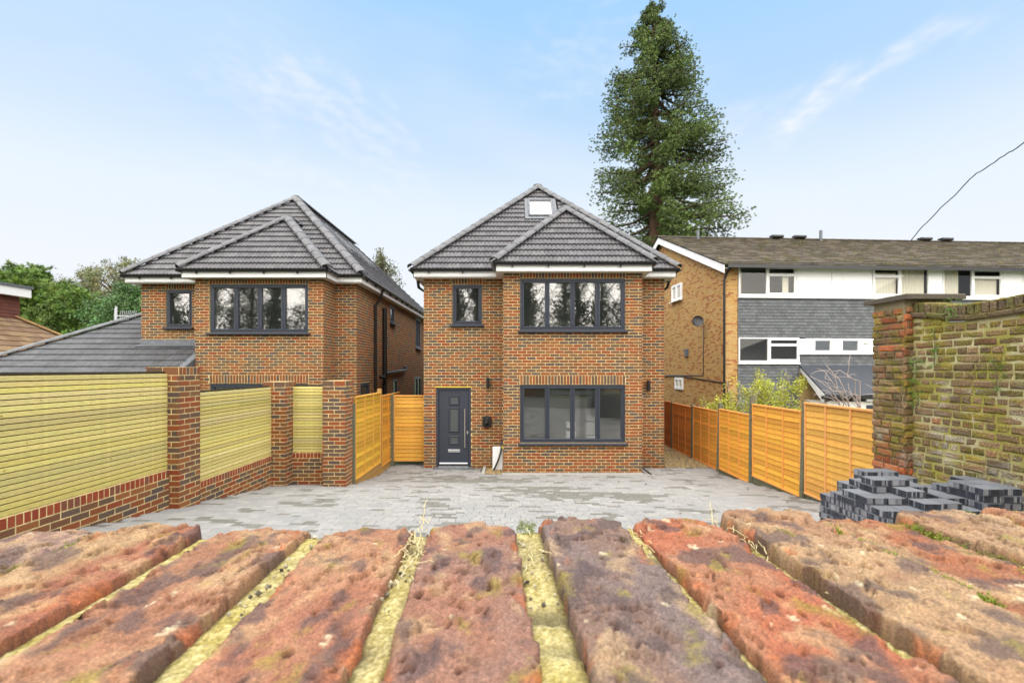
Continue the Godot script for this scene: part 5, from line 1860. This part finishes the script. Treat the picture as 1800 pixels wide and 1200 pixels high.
# ---------------------------------------------------------------- the scene
func _ready() -> void:
	var cam := Camera3D.new()
	cam.name = "camera"
	cam.position = eye
	cam.near = 0.05
	cam.far = 400.0
	cam.projection = Camera3D.PROJECTION_FRUSTUM
	cam.set_frustum(2.0 * 0.05 * 600.0 / 850.0, Vector2(0.0, 0.05 * 48.0 / 850.0), 0.05, 400.0)
	add_child(cam)
	cam.make_current()
	var env := Environment.new()
	env.background_mode = Environment.BG_SKY
	var sky := Sky.new()
	var pano := PanoramaSkyMaterial.new()
	pano.panorama = make_sky()
	sky.sky_material = pano
	env.sky = sky
	env.background_energy_multiplier = 0.505
	env.tonemap_mode = Environment.TONE_MAPPER_LINEAR
	env.tonemap_exposure = 2.03
	env.sdfgi_enabled = true
	env.ssao_enabled = true
	env.ssil_enabled = true
	var lens := CameraAttributesPhysical.new()
	lens.exposure_aperture = 16.0
	lens.frustum_focal_length = 17.0
	lens.frustum_focus_distance = 0.9
	lens.frustum_near = 0.05
	lens.frustum_far = 400.0
	var we := WorldEnvironment.new()
	we.name = "environment"
	we.environment = env
	we.camera_attributes = lens
	add_child(we)
	var sun := DirectionalLight3D.new()
	sun.name = "sun"
	sun.light_energy = 1.6
	sun.light_color = Color(1.0, 0.965, 0.91)
	sun.light_angular_distance = 122.0
	sun.shadow_enabled = true
	sun.look_at_from_position(Vector3(-0.3, 9, 6.0), Vector3.ZERO, Vector3.UP)
	add_child(sun)

	rng.seed = 1
	soft.seed = 2
	soft.frequency = 1.0
	soft.fractal_octaves = 3
	fine.seed = 6
	fine.frequency = 1.0
	fine.fractal_octaves = 3
	NEW_TONES = [Color(0.37, 0.10, 0.028), Color(0.32, 0.092, 0.03), Color(0.38, 0.135, 0.042), Color(0.235, 0.10, 0.045), Color(0.27, 0.13, 0.055), Color(0.135, 0.092, 0.080), Color(0.175, 0.112, 0.078), Color(0.36, 0.078, 0.026), Color(0.29, 0.112, 0.04), Color(0.18, 0.10, 0.062)]
	RED_TONES = [Color(0.40, 0.065, 0.022), Color(0.36, 0.06, 0.022), Color(0.42, 0.085, 0.03), Color(0.27, 0.085, 0.045), Color(0.38, 0.07, 0.025)]
	materials()

	# --- the setting
	var gm := MB.new()
	var gx := [-160.0, -60.0, -30.0, -16.0, -9.0, -4.8, 0.0, 5.2, 9.0, 16.0, 30.0, 60.0, 160.0]
	var gd := [-160.0, -40.0, -12.0, -3.0, 0.3, 3.0, 6.0, 9.0, 11.1, 11.9, 16.0, 30.0, 60.0, 100.0, 300.0]
	for i in gx.size() - 1:
		for j in gd.size() - 1:
			var q: Array[Vector3] = []
			for c in [[i, j], [i + 1, j], [i + 1, j + 1], [i, j + 1]]:
				q.append(P(gx[c[0]], gy(gx[c[0]], gd[c[1]]) - 0.06 - (0.0 if gd[c[1]] > 0.0 else 0.02), gd[c[1]]))
			gm.quad(q[0], q[1], q[2], q[3])
	struct("ground", gm, M.grass)
	var rd := MB.new()
	rd.box(Transform3D(Basis(), P(0, 1.12, -5.2)), Vector3(120, 0.1, 5.5))
	struct("road", rd, M.asphalt)
	driveway()
	stones("gravel_path", 3.98, 5.12, 12.42, 17.5, 5200, 0.017, 4)
	stones("gravel_strip", -0.66, -0.22, 11.7, 12.42, 500, 0.014, 5)

	# --- the two new houses
	var mid := new_house("new red brick house with anthracite door and roof window, facing the driveway", -2.27, 3.92, 12.45, -0.206, 3.139, 11.68, 13.0, {"seed": 0, "bw0": 0.192, "bw1": 2.742, "sw0": -1.54, "sw1": -0.77, "door": [-1.962, -1.054], "roof_window": [0.40, 6.86, 1.30, 7.75, 7.28]})
	var left_sides := [[16.8, 4.16, 17.45, 4.78], [21.3, 3.48, 22.4, 4.84], [13.55, 0.9, 14.4, 2.16], [17.2, 0.9, 17.9, 2.2], [21.0, 0.9, 22.5, 2.2]]
	var west := new_house("new red brick house behind the slatted wall with black soil pipes on its side", -10.15, -4.25, 13.23, -8.17, -4.86, 12.46, 12.0, {"seed": 50, "bw0": -7.80, "bw1": -5.25, "sw0": -9.48, "sw1": -8.76, "side_windows": left_sides})
	front_door(mid)
	for q in left_sides:
		casements(west, P(-4.25 - 0.03, q[1], q[0]), Vector3(0, 0, -1), Vector3.RIGHT, q[2] - q[0], q[3] - q[1], 1 if q[2] - q[0] < 1.0 else 2, M.dark)
		room(west, P(-4.25 - 0.13, q[1], q[0]), Vector3(0, 0, -1), Vector3.RIGHT, q[2] - q[0], q[3] - q[1], 1.0)
	pipe(west, "downpipe", [P(-3.98, 4.95, 14.85), P(-4.02, 4.75, 14.85), P(-4.19, 4.5, 14.85), P(-4.19, 0.0, 14.85)], 0.042, M.black)
	pipe(west, "soil_pipe", [P(-4.17, 4.55, 15.85), P(-4.17, 0.0, 15.85)], 0.068, M.black, 12)
	pipe(west, "waste_pipe", [P(-4.17, 2.42, 15.9), P(-4.17, 2.52, 18.9), P(-4.17, 2.62, 19.0), P(-4.24, 2.66, 19.0)], 0.05, M.black)
	pipe(west, "waste_pipe", [P(-4.17, 2.30, 15.3), P(-4.10, 2.28, 15.5), P(-4.17, 2.1, 15.8)], 0.045, M.black)
	pipe(mid, "downpipe", [P(-2.50, 4.98, 12.75), P(-2.48, 4.72, 12.85), P(-2.32, 4.6, 12.95), P(-2.32, 0.0, 12.95)], 0.04, M.black)
	pipe(mid, "downpipe", [P(4.17, 4.98, 12.75), P(4.13, 4.72, 12.85), P(3.98, 4.6, 12.95), P(3.98, 0.0, 12.95)], 0.04, M.black)
	# roof windows on the near house's eastern slope
	for d in [16.6, 18.9]:
		var s := Vector3(-1, 0.973, 0).normalized()
		roof_window(west.get_node("roof"), P(-4.0 - 1.9, 5.05 + 1.9 * 0.973 + 0.02, d), Vector3(0, 0, -1), s, 0.7, 1.1)
	extension()
	bungalow()
	terrace()

	# --- garden walls and fences
	pillar("tall brick pillar between the two long slatted panels", -4.49, 6.51, 0.4, 2.585, 101)
	pillar("brick pillar in the corner where the slatted wall turns", -4.37, 9.31, 0.2, 2.31, 111)
	pillar("brick pillar at the end of the slatted wall beside the orange fence", -3.21, 9.31, 0.2, 2.33, 121)
	dwarf_wall("low brick wall under the longest slatted panel", P(-4.62, 0.45, 6.52), Vector3(0, 0, 1), Vector3.RIGHT, 3.6, 1.205, 131)
	dwarf_wall("low brick wall under the middle slatted panel", P(-4.62, 0.18, 9.32), Vector3(0, 0, 1), Vector3.RIGHT, 2.38, 0.895, 132)
	dwarf_wall("low brick wall under the short slatted panel between two pillars", P(-4.37, 0.1, 9.60), Vector3.RIGHT, Vector3(0, 0, 1), 0.72, 0.895, 133)
	# u runs to the right seen from the drive
	slatted_panel("longest and nearest slatted panel of pale green timber, left of the tall pillar", P(-4.64, 1.207, 2.95), Vector3(0, 0, -1), Vector3.RIGHT, 3.56, 1.29, M.slat, 141)
	slatted_panel("middle slatted panel of pale green timber between tall pillar and corner pillar", P(-4.64, 0.897, 6.95), Vector3(0, 0, -1), Vector3.RIGHT, 2.37, 1.31, M.slat, 142)
	slatted_panel("short slatted panel of pale timber facing the viewer between two pillars", P(-4.37, 0.897, 9.63), Vector3.RIGHT, Vector3(0, 0, 1), 0.72, 1.31, M.slat_cross, 143)

	var golden := Color(0.76, 0.43, 0.04)
	var lf := thing("timber_fence", "golden lap panel fence from the end pillar to the brick house", "fence", P(-3.2, 0.1, 11.5))
	lap_panel(lf, P(-3.20, 0.29, 9.80), Vector3(0, 0, -1), Vector3.RIGHT, 1.88, 1.71, golden, M.board, 151)
	lap_panel(lf, P(-3.20, 0.16, 11.80), Vector3(0, 0, -1), Vector3.RIGHT, 1.83, 1.75, golden * Color(0.95, 0.8, 0.8), M.board, 152)
	lap_panel(lf, P(-3.10, 0.13, 12.72), Vector3.RIGHT, Vector3(0, 0, 1), 0.80, 1.74, golden * Color(1.02, 0.92, 1.3), M.board_cross, 153, [])
	post(lf, P(-3.22, 0.12, 11.74), 1.95, M.post_new)
	post(lf, P(-3.15, 0.05, 12.72), 1.83, M.post)
	post(lf, P(-3.22, 0.25, 9.76), 1.6, M.post)
	for q in [[9.8, 11.7, 0.2], [11.8, 12.7, 0.07]]:
		var kb := MB.new()
		bar(kb, P(-3.21, q[2], q[0]), P(-3.21, q[2] - 0.06, q[1]), 0.03, 0.26)
		part("gravel_board", kb, M.post_new, lf)
	var rf := thing("timber_fence", "orange lap panel fence stepping down beside the driveway towards the yellow house", "fence", P(5.15, 0.2, 10.0))
	var tops := [1.98, 1.82, 1.58, 1.51, 1.48, 1.49]
	var bots := [0.37, 0.27, 0.08, 0.02, 0.0, 0.0]
	var ds := [6.7, 8.52, 10.36, 12.0, 13.72, 15.47, 17.2]
	var tints := [Color(0.95, 0.50, 0.10), Color(0.95, 0.46, 0.06), Color(0.92, 0.43, 0.05), Color(0.82, 0.34, 0.045), Color(0.72, 0.26, 0.04), Color(0.56, 0.17, 0.03)]
	for i in 6:
		lap_panel(rf, P(5.15, bots[i], ds[i + 1] - 0.05), Vector3(0, 0, 1), Vector3.LEFT, ds[i + 1] - ds[i] - 0.10, tops[i] - bots[i], tints[i], M.board, 160 + i)
		if i > 0:
			var hgt: float = [0, 1.99, 1.97, 1.70, 1.54, 1.5][i] - gy(5.1, ds[i])
			post(rf, P(5.13, gy(5.1, ds[i]) - 0.05, ds[i]), hgt + 0.05, M.post, 0.085, Vector2([0.0, 0.03, 0.012, 0.03, 0.01, 0.01][i], 0.0))
		if i < 3:
			var kb := MB.new()
			var g0 := gy(5.1, ds[i])
			var g1 := gy(5.1, ds[i + 1])
			bar(kb, P(5.16, (bots[i] + minf(g0, bots[i])) / 2 - 0.08, ds[i]), P(5.16, (bots[i] + g1) / 2 - 0.07, ds[i + 1]), 0.03, 0.24)
			part("gravel_board", kb, M.post, rf)
	old_wall()
	block_stack()
	front_wall()

	# --- fittings on and by the middle house
	for q in [[-0.615, 2.2, "black box wall lamp on the brickwork right of the front door"], [3.50, 2.13, "black box wall lamp on the narrow brickwork right of the bay"]]:
		var l := thing("wall_lamp", q[2], "wall lamp", P(q[0], q[1], 12.42), "black wall lamps")
		var a := MB.new()
		a.bevel(Transform3D(Basis(), P(q[0], q[1], 12.37)), Vector3(0.075, 0.26, 0.09), 0.008)
		part("shade", a, M.black, l)
		var b := MB.new()
		b.box(Transform3D(Basis(), P(q[0], q[1], 12.428)), Vector3(0.06, 0.12, 0.03))
		part("base_plate", b, M.black, l)
	var ev := thing("car_charger", "rounded black car charger on the brick wall beside the front door", "charger", P(-0.645, 1.2, 12.42))
	var eb := MB.new()
	for k in 2:
		var z := 12.44 if k == 0 else 12.36
		var w := 0.12 if k == 0 else 0.105
		var ring := []
		for i in 24:
			var an := TAU * i / 24
			ring.append(P(-0.645 + signf(cos(an)) * pow(absf(cos(an)), 0.5) * w, 1.2 + signf(sin(an)) * pow(absf(sin(an)), 0.5) * w * 1.25, z))
		if k == 1:
			for i in 24:
				eb.tri(P(-0.645, 1.2, 12.345), ring[i], ring[(i + 1) % 24])
		else:
			for i in 24:
				var j := (i + 1) % 24
				var f := func(v: Vector3) -> Vector3: return P(-0.645 + (v.x + 0.645) * 0.875, 1.2 + (v.y - 1.2) * 0.875, 12.36)
				eb.quad(ring[i], ring[j], f.call(ring[j]), f.call(ring[i]))
	part("case", eb, M.black, ev)
	var es := MB.new()
	es.box(Transform3D(Basis(), P(-0.645, 1.29, 12.351)), Vector3(0.04, 0.012, 0.012))
	part("badge", es, M.lead, ev)
	pipe(ev, "socket", [P(-0.645, 1.16, 12.37), P(-0.645, 1.16, 12.33)], 0.05, M.black, 16)
	var wp := thing("meter_cover", "white upright panel leaning in the corner beside the bay", "panel", P(-0.35, 0, 12.2))
	var wm := MB.new()
	wm.bevel(Transform3D(Basis(Vector3.RIGHT, -0.12), P(-0.36, 0.30, 12.24)), Vector3(0.26, 0.58, 0.10), 0.012)
	part("cover", wm, M.white, wp)
	var cb := thing("loose_cable", "black cable hanging down over the white panel", "cable", P(-0.35, 0.3, 12.1))
	pipe(cb, "sheath", [P(-0.27, 0.75, 12.36), P(-0.26, 0.62, 12.25), P(-0.29, 0.45, 12.14), P(-0.35, 0.26, 12.1), P(-0.43, 0.08, 12.1), P(-0.48, -0.02, 12.1)], 0.022, M.black, 8)
	var yb := MB.new()
	yb.box(Transform3D(Basis(), P(-0.235, 0.58, 12.2)), Vector3(0.05, 0.07, 0.03))
	part("tape_tag", yb, M.tag, cb)
	aerial()
	overhead_wire()

	# --- trees and shrubs
	sequoia()
	var grp := "trees behind the left hand houses"
	var cyp := Color(0.105, 0.18, 0.025)
	leafy_tree("cypress_tree", "broad bright green conifer behind the brown tiled roof", P(-41.0, -1, 41), 12.4, 5.6, cyp, "feather", 6500, 0.42, 201, grp, 0.02, 0.0)
	leafy_tree("cypress_tree", "shaggy green conifer left of the aerial, behind the dark garage roof", P(-35.2, -1, 39), 10.6, 4.6, cyp * 0.9, "feather", 6000, 0.42, 202, grp, 0.02, 0.0)
	leafy_tree("cypress_tree", "low rounded bright conifer nearest the aerial over the garage roof", P(-28.0, -1, 34), 7.9, 4.2, cyp * Color(1.0, 1.25, 1.0), "feather", 3800, 0.36, 203, grp, 0.05, 0.0)
	leafy_tree("loose_tree", "tall thin crowned tree with sparse leaves against the sky beside the left house", P(-38.2, -1, 44), 13.2, 4.0, Color(0.15, 0.17, 0.06), "leaf", 1500, 0.30, 204, grp, 0.35, 0.2)
	leafy_tree("loose_tree", "sparse leafed tree partly hidden by the left brick house", P(-34.3, -1, 43), 13.6, 3.8, Color(0.15, 0.16, 0.06), "leaf", 1400, 0.30, 205, grp, 0.4, 0.2)
	leafy_tree("holly_tree", "dense dark green tree right behind the aerial", P(-25.8, -1, 33), 9.3, 4.0, Color(0.06, 0.13, 0.03), "leaf", 4200, 0.36, 206, grp, 0.08, 0.0)
	leafy_tree("cypress_tree", "dark conifer at the edge of the photo behind the dormer", P(-47.5, -1, 43), 12.8, 5.5, cyp * 0.8, "feather", 4800, 0.45, 207, grp, 0.02, 0.0)
	leafy_tree("loose_tree", "small leafy treetop over the left house's roof slope", P(-10.3, -1, 38), 13.2, 1.7, Color(0.10, 0.11, 0.05), "leaf", 600, 0.32, 208, grp, 0.55, 0.2)
	leafy_tree("loose_tree", "tiny treetop over the ridge of the terraced house", P(32.2, -1, 41), 13.6, 1.6, Color(0.09, 0.14, 0.04), "leaf", 500, 0.34, 209, "", 0.6, 0.1)
	var hg := thing("back_hedge", "dark green hedge filling the gap under the conifers", "hedge", P(-36, 0, 45))
	var hs := []
	var r := RandomNumberGenerator.new()
	r.seed = 300
	for i in 5200:
		var g := r.randf_range(0.5, 1.3)
		hs.append([P(r.randf_range(-56, -16), r.randf_range(-0.5, 8.0), r.randf_range(45, 47.5)), r.randf_range(0.4, 0.75), Color(0.045 * g, 0.085 * g, 0.02 * g)])
	crown(hg, "leaves", "leaf", 301, hs)
	shrubs()
	var nth := ["first", "second", "third", "fourth", "fifth", "sixth", "seventh", "eighth", "ninth", "tenth", "eleventh", "twelfth", "thirteenth", "fourteenth", "fifteenth", "sixteenth", "seventeenth", "eighteenth", "nineteenth", "twentieth", "twenty-first", "twenty-second", "twenty-third", "twenty-fourth", "twenty-fifth", "twenty-sixth"]
	for i in 26:
		bare_tree("bare ivy clad tree across the road mirrored in windows, %s along the hedge" % nth[i], P(-27.0 + i * 1.6 + sin(i * 2.7), 1.2, -12.5 - 2.5 * sin(i * 1.9)), 14.0 + 2.0 * sin(i * 4.1), 400 + i, 260)
	var bank := thing("roadside_hedge", "green hedge across the road mirrored low in the house windows", "hedge", P(0, 1.2, -10.5))
	var bs := []
	for i in 9500:
		var g := r.randf_range(0.5, 1.3)
		bs.append([P(r.randf_range(-34, 20), 1.2 + 6.2 * pow(r.randf(), 1.5), -10.5 - r.randf() * 2.0), r.randf_range(0.2, 0.42), Color(0.085 * g, 0.10 * g, 0.02 * g)])
	crown(bank, "leaves", "leaf", 302, bs)

func front_door(h: Node3D) -> void:
	var x0 := -1.962
	var x1 := -1.054
	var d := 12.45 + 0.05
	var mb := MB.new()
	for q in [[x0 + 0.035, 1.04, 0.07, 2.08], [x1 - 0.035, 1.04, 0.07, 2.08]]:
		mb.bevel(Transform3D(Basis(), P(q[0], q[1], d)), Vector3(q[2], q[3], 0.08), 0.006)
	mb.bevel(Transform3D(Basis(), P((x0 + x1) / 2, 2.045, d + 0.001)), Vector3(x1 - x0 - 0.14, 0.07, 0.08), 0.006)
	var door := part("door", mb, M.dark, h)
	var lf := MB.new()
	lf.bevel(Transform3D(Basis(), P((x0 + x1) / 2, 1.05, d + 0.02)), Vector3(x1 - x0 - 0.145, 1.95, 0.06), 0.006)
	part("leaf", lf, M.dark, door)
	var c := -1.495
	for q in [[1.75, 0.17], [1.245, 0.56], [0.72, 0.15]]:
		var f := MB.new()
		var w := 0.22
		for e in [[0.0, q[1] / 2 + 0.018, w + 0.05, 0.036], [0.0, -q[1] / 2 - 0.018, w + 0.05, 0.036], [-w / 2 - 0.008, 0.0, 0.036, q[1]], [w / 2 + 0.008, 0.0, 0.036, q[1]]]:
			f.bevel(Transform3D(Basis(), P(c + e[0], q[0] + e[1], d - 0.022)), Vector3(e[2], e[3], 0.03), 0.010)
		part("glazing_frame", f, M.dark, door)
		var g := MB.new()
		g.box(Transform3D(Basis(), P(c, q[0], d - 0.012)), Vector3(w - 0.02, q[1], 0.01))
		part("frosted_pane", g, M.frosted, door)
	pipe(door, "pull_bar", [P(-1.215, 1.53, d - 0.06), P(-1.215, 0.53, d - 0.06)], 0.016, M.steel, 10)
	for y in [1.4, 0.66]:
		pipe(door, "bar_fixing", [P(-1.215, y, d - 0.06), P(-1.215, y, d - 0.01)], 0.009, M.steel, 8)
	var lk := MB.new()
	lk.bevel(Transform3D(Basis(), P(-1.15, 0.91, d - 0.016)), Vector3(0.035, 0.075, 0.014), 0.005)
	part("lock", lk, M.steel, door)
	var lb := MB.new()
	lb.bevel(Transform3D(Basis(), P(-1.495, 0.44, d - 0.018)), Vector3(0.31, 0.075, 0.02), 0.006)
	part("letter_plate", lb, M.steel, door)
	var wb := MB.new()
	wb.bevel(Transform3D(Basis(), P((x0 + x1) / 2, 0.115, d - 0.03)), Vector3(0.74, 0.05, 0.05), 0.012)
	wb.box(Transform3D(Basis(), P((x0 + x1) / 2, 0.045, d - 0.05)), Vector3(0.76, 0.035, 0.08))
	part("weather_bar", wb, M.steel, door)
	var st := MB.new()
	st.bevel(Transform3D(Basis(Vector3.RIGHT, -PI / 2), P((x0 + x1) / 2, 0.018, d - 0.14)), Vector3(1.03, 0.24, 0.03), 0.006)
	part("door_sill", st, M.lead, door)
	var ln := MB.new()
	ln.box(Transform3D(Basis(), P((x0 + x1) / 2, 2.09, 12.44)), Vector3(0.95, 0.022, 0.03))
	part("lintel_edge", ln, M.tag, door)

func extension() -> void:
	# single storey wing leaning on the western house
	var e := thing("garage_wing", "single storey wing with dark tiled hipped roof left of the left brick house", "garage", P(-11, 0, 12.6))
	var ye := 2.45
	var sl := Vector3(0, 0.62, -1).normalized()
	var k := 1.0 / sqrt(1.0 + 0.62 * 0.62)
	var x0 := -14.05
	var x1 := -8.20
	var tones: Array[Color] = [Color(0.098, 0.097, 0.104), Color(0.112, 0.111, 0.118), Color(0.088, 0.087, 0.093)]
	var under := MB.new()
	var tiles := []
	tile_slope(tiles, under, P(x0, ye, 12.0), Vector3.RIGHT, sl, x1 - x0, 4.6, k, 0.0, tones, 0.3, 0.3, 3, 0.017, 0.03, 31, func(p: Vector3) -> bool: return p.x > -10.1 and -p.z > 13.23)
	tile_slope(tiles, under, P(x0, ye, 19.0), Vector3(0, 0, 1), Vector3(1, 0.62, 0).normalized(), 7.0, 4.6, 0.0, k, tones, 0.3, 0.3, 3, 0.017, 0.03, 32)
	var roof := part("roof", under, M.felt, e)
	lay_tiles(tiles, roof, M.tile)
	var cap: Array[Color] = [Color(0.19, 0.195, 0.205), Color(0.175, 0.18, 0.19)]
	cap_line(roof, P(x0, ye + 0.05, 12.0), P(x0 + 3.9, ye + 3.9 * 0.62 + 0.05, 15.9), M.tile, cap, 0.42, 0.13)
	var fl := MB.new()
	fl.quad(P(-10.22, 3.17, 13.05), P(-8.17, 3.17, 13.05), P(-8.17, 3.22, 13.20), P(-10.22, 3.22, 13.20))
	fl.quad(P(-10.15, 3.21, 13.19), P(-8.17, 3.21, 13.19), P(-8.17, 3.36, 13.205), P(-10.15, 3.36, 13.205))
	fl.quad(P(-8.19, 2.40, 11.98), P(-8.19, 2.40, 12.5), P(-8.19, 2.85, 12.5), P(-8.19, 2.55, 11.98))
	fl.quad(P(-8.36, 2.53, 12.0), P(-8.175, 2.53, 12.0), P(-8.175, 3.29, 13.2), P(-8.36, 3.29, 13.2))
	part("lead_flashing", fl, M.lead, roof)
	var gt := MB.new()
	gt.box(Transform3D(Basis(), P((x0 + x1) / 2, ye - 0.03, 11.93)), Vector3(x1 - x0, 0.10, 0.11))
	part("gutter", gt, M.black, e)
	var bk := MB.new()
	var br := []
	brick_face(br, bk, P(-13.8, -0.1, 12.3), Vector3.RIGHT, Vector3(0, 0, 1), 5.6, 2.5, [], [], [], null, 0.0, 33)
	brick_face(br, bk, P(-13.8, -0.1, 18.8), Vector3(0, 0, 1), Vector3.LEFT, 6.5, 2.5, [], [], [], null, 0.0, 34)
	var wl := part("wall", bk, M.mortar, e)
	lay_bricks(br, wl, M.brick, 0)

func bungalow() -> void:
	var b := thing("bungalow", "brown tiled bungalow roof with red tile hung dormer at the picture's edge", "house", P(-19, 0, 17))
	var s := Vector3(-1, 0.73, 0).normalized()
	var k := 1.0 / sqrt(1.0 + 0.73 * 0.73)
	var tones: Array[Color] = [Color(0.30, 0.185, 0.10), Color(0.34, 0.22, 0.12), Color(0.25, 0.15, 0.085), Color(0.28, 0.18, 0.11)]
	var under := MB.new()
	var tiles := []
	tile_slope(tiles, under, P(-16.5, 2.4, 9.0), Vector3(0, 0, -1), s, 12.8, 7.0, 0.0, k, tones, 0.33, 0.3, 3, 0.02, 0.03, 41)
	var e := P(-16.5, 2.4, 21.8)
	tile_slope(tiles, under, e, Vector3.LEFT, Vector3(0, 0.73, 1).normalized(), 11.2, 7.0, k, k, tones, 0.33, 0.3, 3, 0.02, 0.03, 42)
	var roof := part("roof", under, M.felt, b)
	lay_tiles(tiles, roof, M.old_tile, 300)
	var cap: Array[Color] = [Color(0.42, 0.24, 0.09), Color(0.38, 0.21, 0.08)]
	cap_line(roof, e + Vector3(0, 0.05, 0), e + Vector3(-5.6, 5.6 * 0.73 + 0.05, 5.6), M.old_tile, cap, 0.45, 0.14)
	var wl := MB.new()
	wl.box(Transform3D(Basis(), P(-22.0, 1.0, 15.3)), Vector3(10.4, 2.8, 12.2))
	part("wall", wl, M.cream, b)
	var dr := MB.new()
	dr.box(Transform3D(Basis(), P(-21.8, 4.6, 16.7)), Vector3(4.9, 1.6, 4.5))
	var dorm := part("dormer", dr, M.felt, b)
	var hang := []
	var red: Array[Color] = [Color(0.22, 0.075, 0.05), Color(0.26, 0.09, 0.06), Color(0.19, 0.07, 0.05)]
	tile_slope(hang, MB.new(), P(-19.345, 3.8, 14.45), Vector3(0, 0, -1), Vector3.UP, 4.52, 1.56, 0.0, 0.0, red, 0.13, 0.17, 0, 0.0, 0.02, 44)
	lay_tiles(hang, dorm, M.old_tile, 120, "hanging_tile", "tile_hanging")
	var ff := MB.new()
	ff.box(Transform3D(Basis(), P(-21.7, 5.54, 16.7)), Vector3(5.2, 0.34, 5.0))
	part("dormer_fascia", ff, M.white, dorm)
	var fr := MB.new()
	fr.box(Transform3D(Basis(), P(-21.7, 5.76, 16.7)), Vector3(5.3, 0.10, 5.1))
	part("dormer_roof", fr, M.lead, dorm)

func aerial() -> void:
	var x := -12.45
	var d := 15.2
	var t := thing("television_aerial", "silver television aerial on a short pole above the garage roof", "aerial", P(x, 3.6, d))
	pipe(t, "mast", [P(x, 3.5, d), P(x, 4.52, d)], 0.03, M.alloy, 8)
	pipe(t, "boom", [P(x - 0.05, 4.22, d), P(x + 0.62, 4.22, d)], 0.014, M.alloy, 6)
	for i in 9:
		var a := x + 0.12 + i * 0.06
		for sg in [-1, 1]:
			pipe(t, "element", [P(a, 4.22 + sg * 0.03, d), P(a + 0.05, 4.22 + sg * 0.17, d - 0.02)], 0.008, M.alloy, 5)
	pipe(t, "reflector", [P(x - 0.04, 3.98, d), P(x - 0.06, 4.22, d), P(x - 0.04, 4.46, d)], 0.012, M.alloy, 5)

func overhead_wire() -> void:
	var w := thing("overhead_wire", "thin dark telephone wire rising from the terrace roof into the sky", "wire", P(21.4, 9.4, 26))
	var r := RandomNumberGenerator.new()
	r.seed = 8
	var pts := []
	var ctl := [P(21.45, 9.40, 26.0), P(21.1, 9.62, 25.2), P(20.95, 10.05, 24.2), P(20.7, 10.85, 22.3), P(20.5, 11.15, 21.3), P(20.2, 11.25, 20.0), P(20.1, 11.42, 19.0), P(19.9, 11.8, 17.4)]
	for i in ctl.size() - 1:
		var p0: Vector3 = ctl[maxi(i - 1, 0)]
		var p3: Vector3 = ctl[mini(i + 2, ctl.size() - 1)]
		for k in 5:
			pts.append(ctl[i].cubic_interpolate(ctl[i + 1], p0, p3, k / 5.0) + Vector3(r.randf_range(-1, 1), r.randf_range(-1, 1), 0) * 0.025)
	pipe(w, "strand", pts, 0.022, M.black, 5)

func shrubs() -> void:
	var r := RandomNumberGenerator.new()
	r.seed = 500
	# yellow green shrubs beyond the orange fence
	for q in [[P(7.3, 0, 13.2), 2.5, 0.75, 230, "yellow green shrub with pale stems before the slate hung wall"], [P(6.35, 0, 13.4), 2.25, 0.6, 90, "thin straggling yellow leafed shrub left of the fuller one"], [P(5.75, 0, 13.6), 1.75, 0.55, 170, "low bright shrub just over the orange fence by the yellow gable"]]:
		var base: Vector3 = q[0]
		var t := thing("garden_shrub", q[4], "shrub", base, "yellow green shrubs beyond the orange fence")
		var st := MB.new()
		var spots := []
		for i in 16:
			var az := r.randf_range(0, TAU)
			var tip := base + Vector3(cos(az) * q[2] * r.randf_range(0.4, 1.1), q[1] * r.randf_range(0.7, 1.03), sin(az) * q[2])
			var lp := limb(st, base + Vector3(cos(az) * 0.08, 0, sin(az) * 0.08), tip, 0.02, 0.006, r, 0.15, 0.05, 6)
			for j in int(q[3] / 9):
				var s := r.randf_range(2.6, 5.99)
				var p := lp[int(s)].lerp(lp[int(s) + 1], s - int(s)) + Vector3(r.randf_range(-1, 1), r.randf_range(-1, 1), r.randf_range(-1, 1)) * 0.11
				var g := r.randf_range(0.7, 1.3)
				spots.append([p, r.randf_range(0.08, 0.15), Color(0.40 * g, 0.42 * g, 0.04 * g)])
		part("stems", st, M.pale_twig, t)
		crown(t, "leaves", "leaf", 510 + int(q[3]), spots)
	var base := P(7.15, 0, 9.6)
	var t := thing("bare_shrub", "pale leafless branches arching over the fence beside the old pier", "shrub", base)
	var st := MB.new()
	for i in 10:
		var tip := base + Vector3(r.randf_range(-1.15, 0.3), r.randf_range(2.0, 2.75), r.randf_range(-0.3, 0.3))
		var lp := limb(st, base, tip, 0.016, 0.006, r, 0.5, 0.03, 7)
		for j in 4:
			var c := lp[3 + r.randi() % 5]
			limb(st, c, c + Vector3(r.randf_range(-0.45, 0.1), r.randf_range(-0.12, 0.3), r.randf_range(-0.2, 0.2)), 0.007, 0.003, r, 0.05, 0.05, 4)
	part("branches", st, M.pale_twig, t)
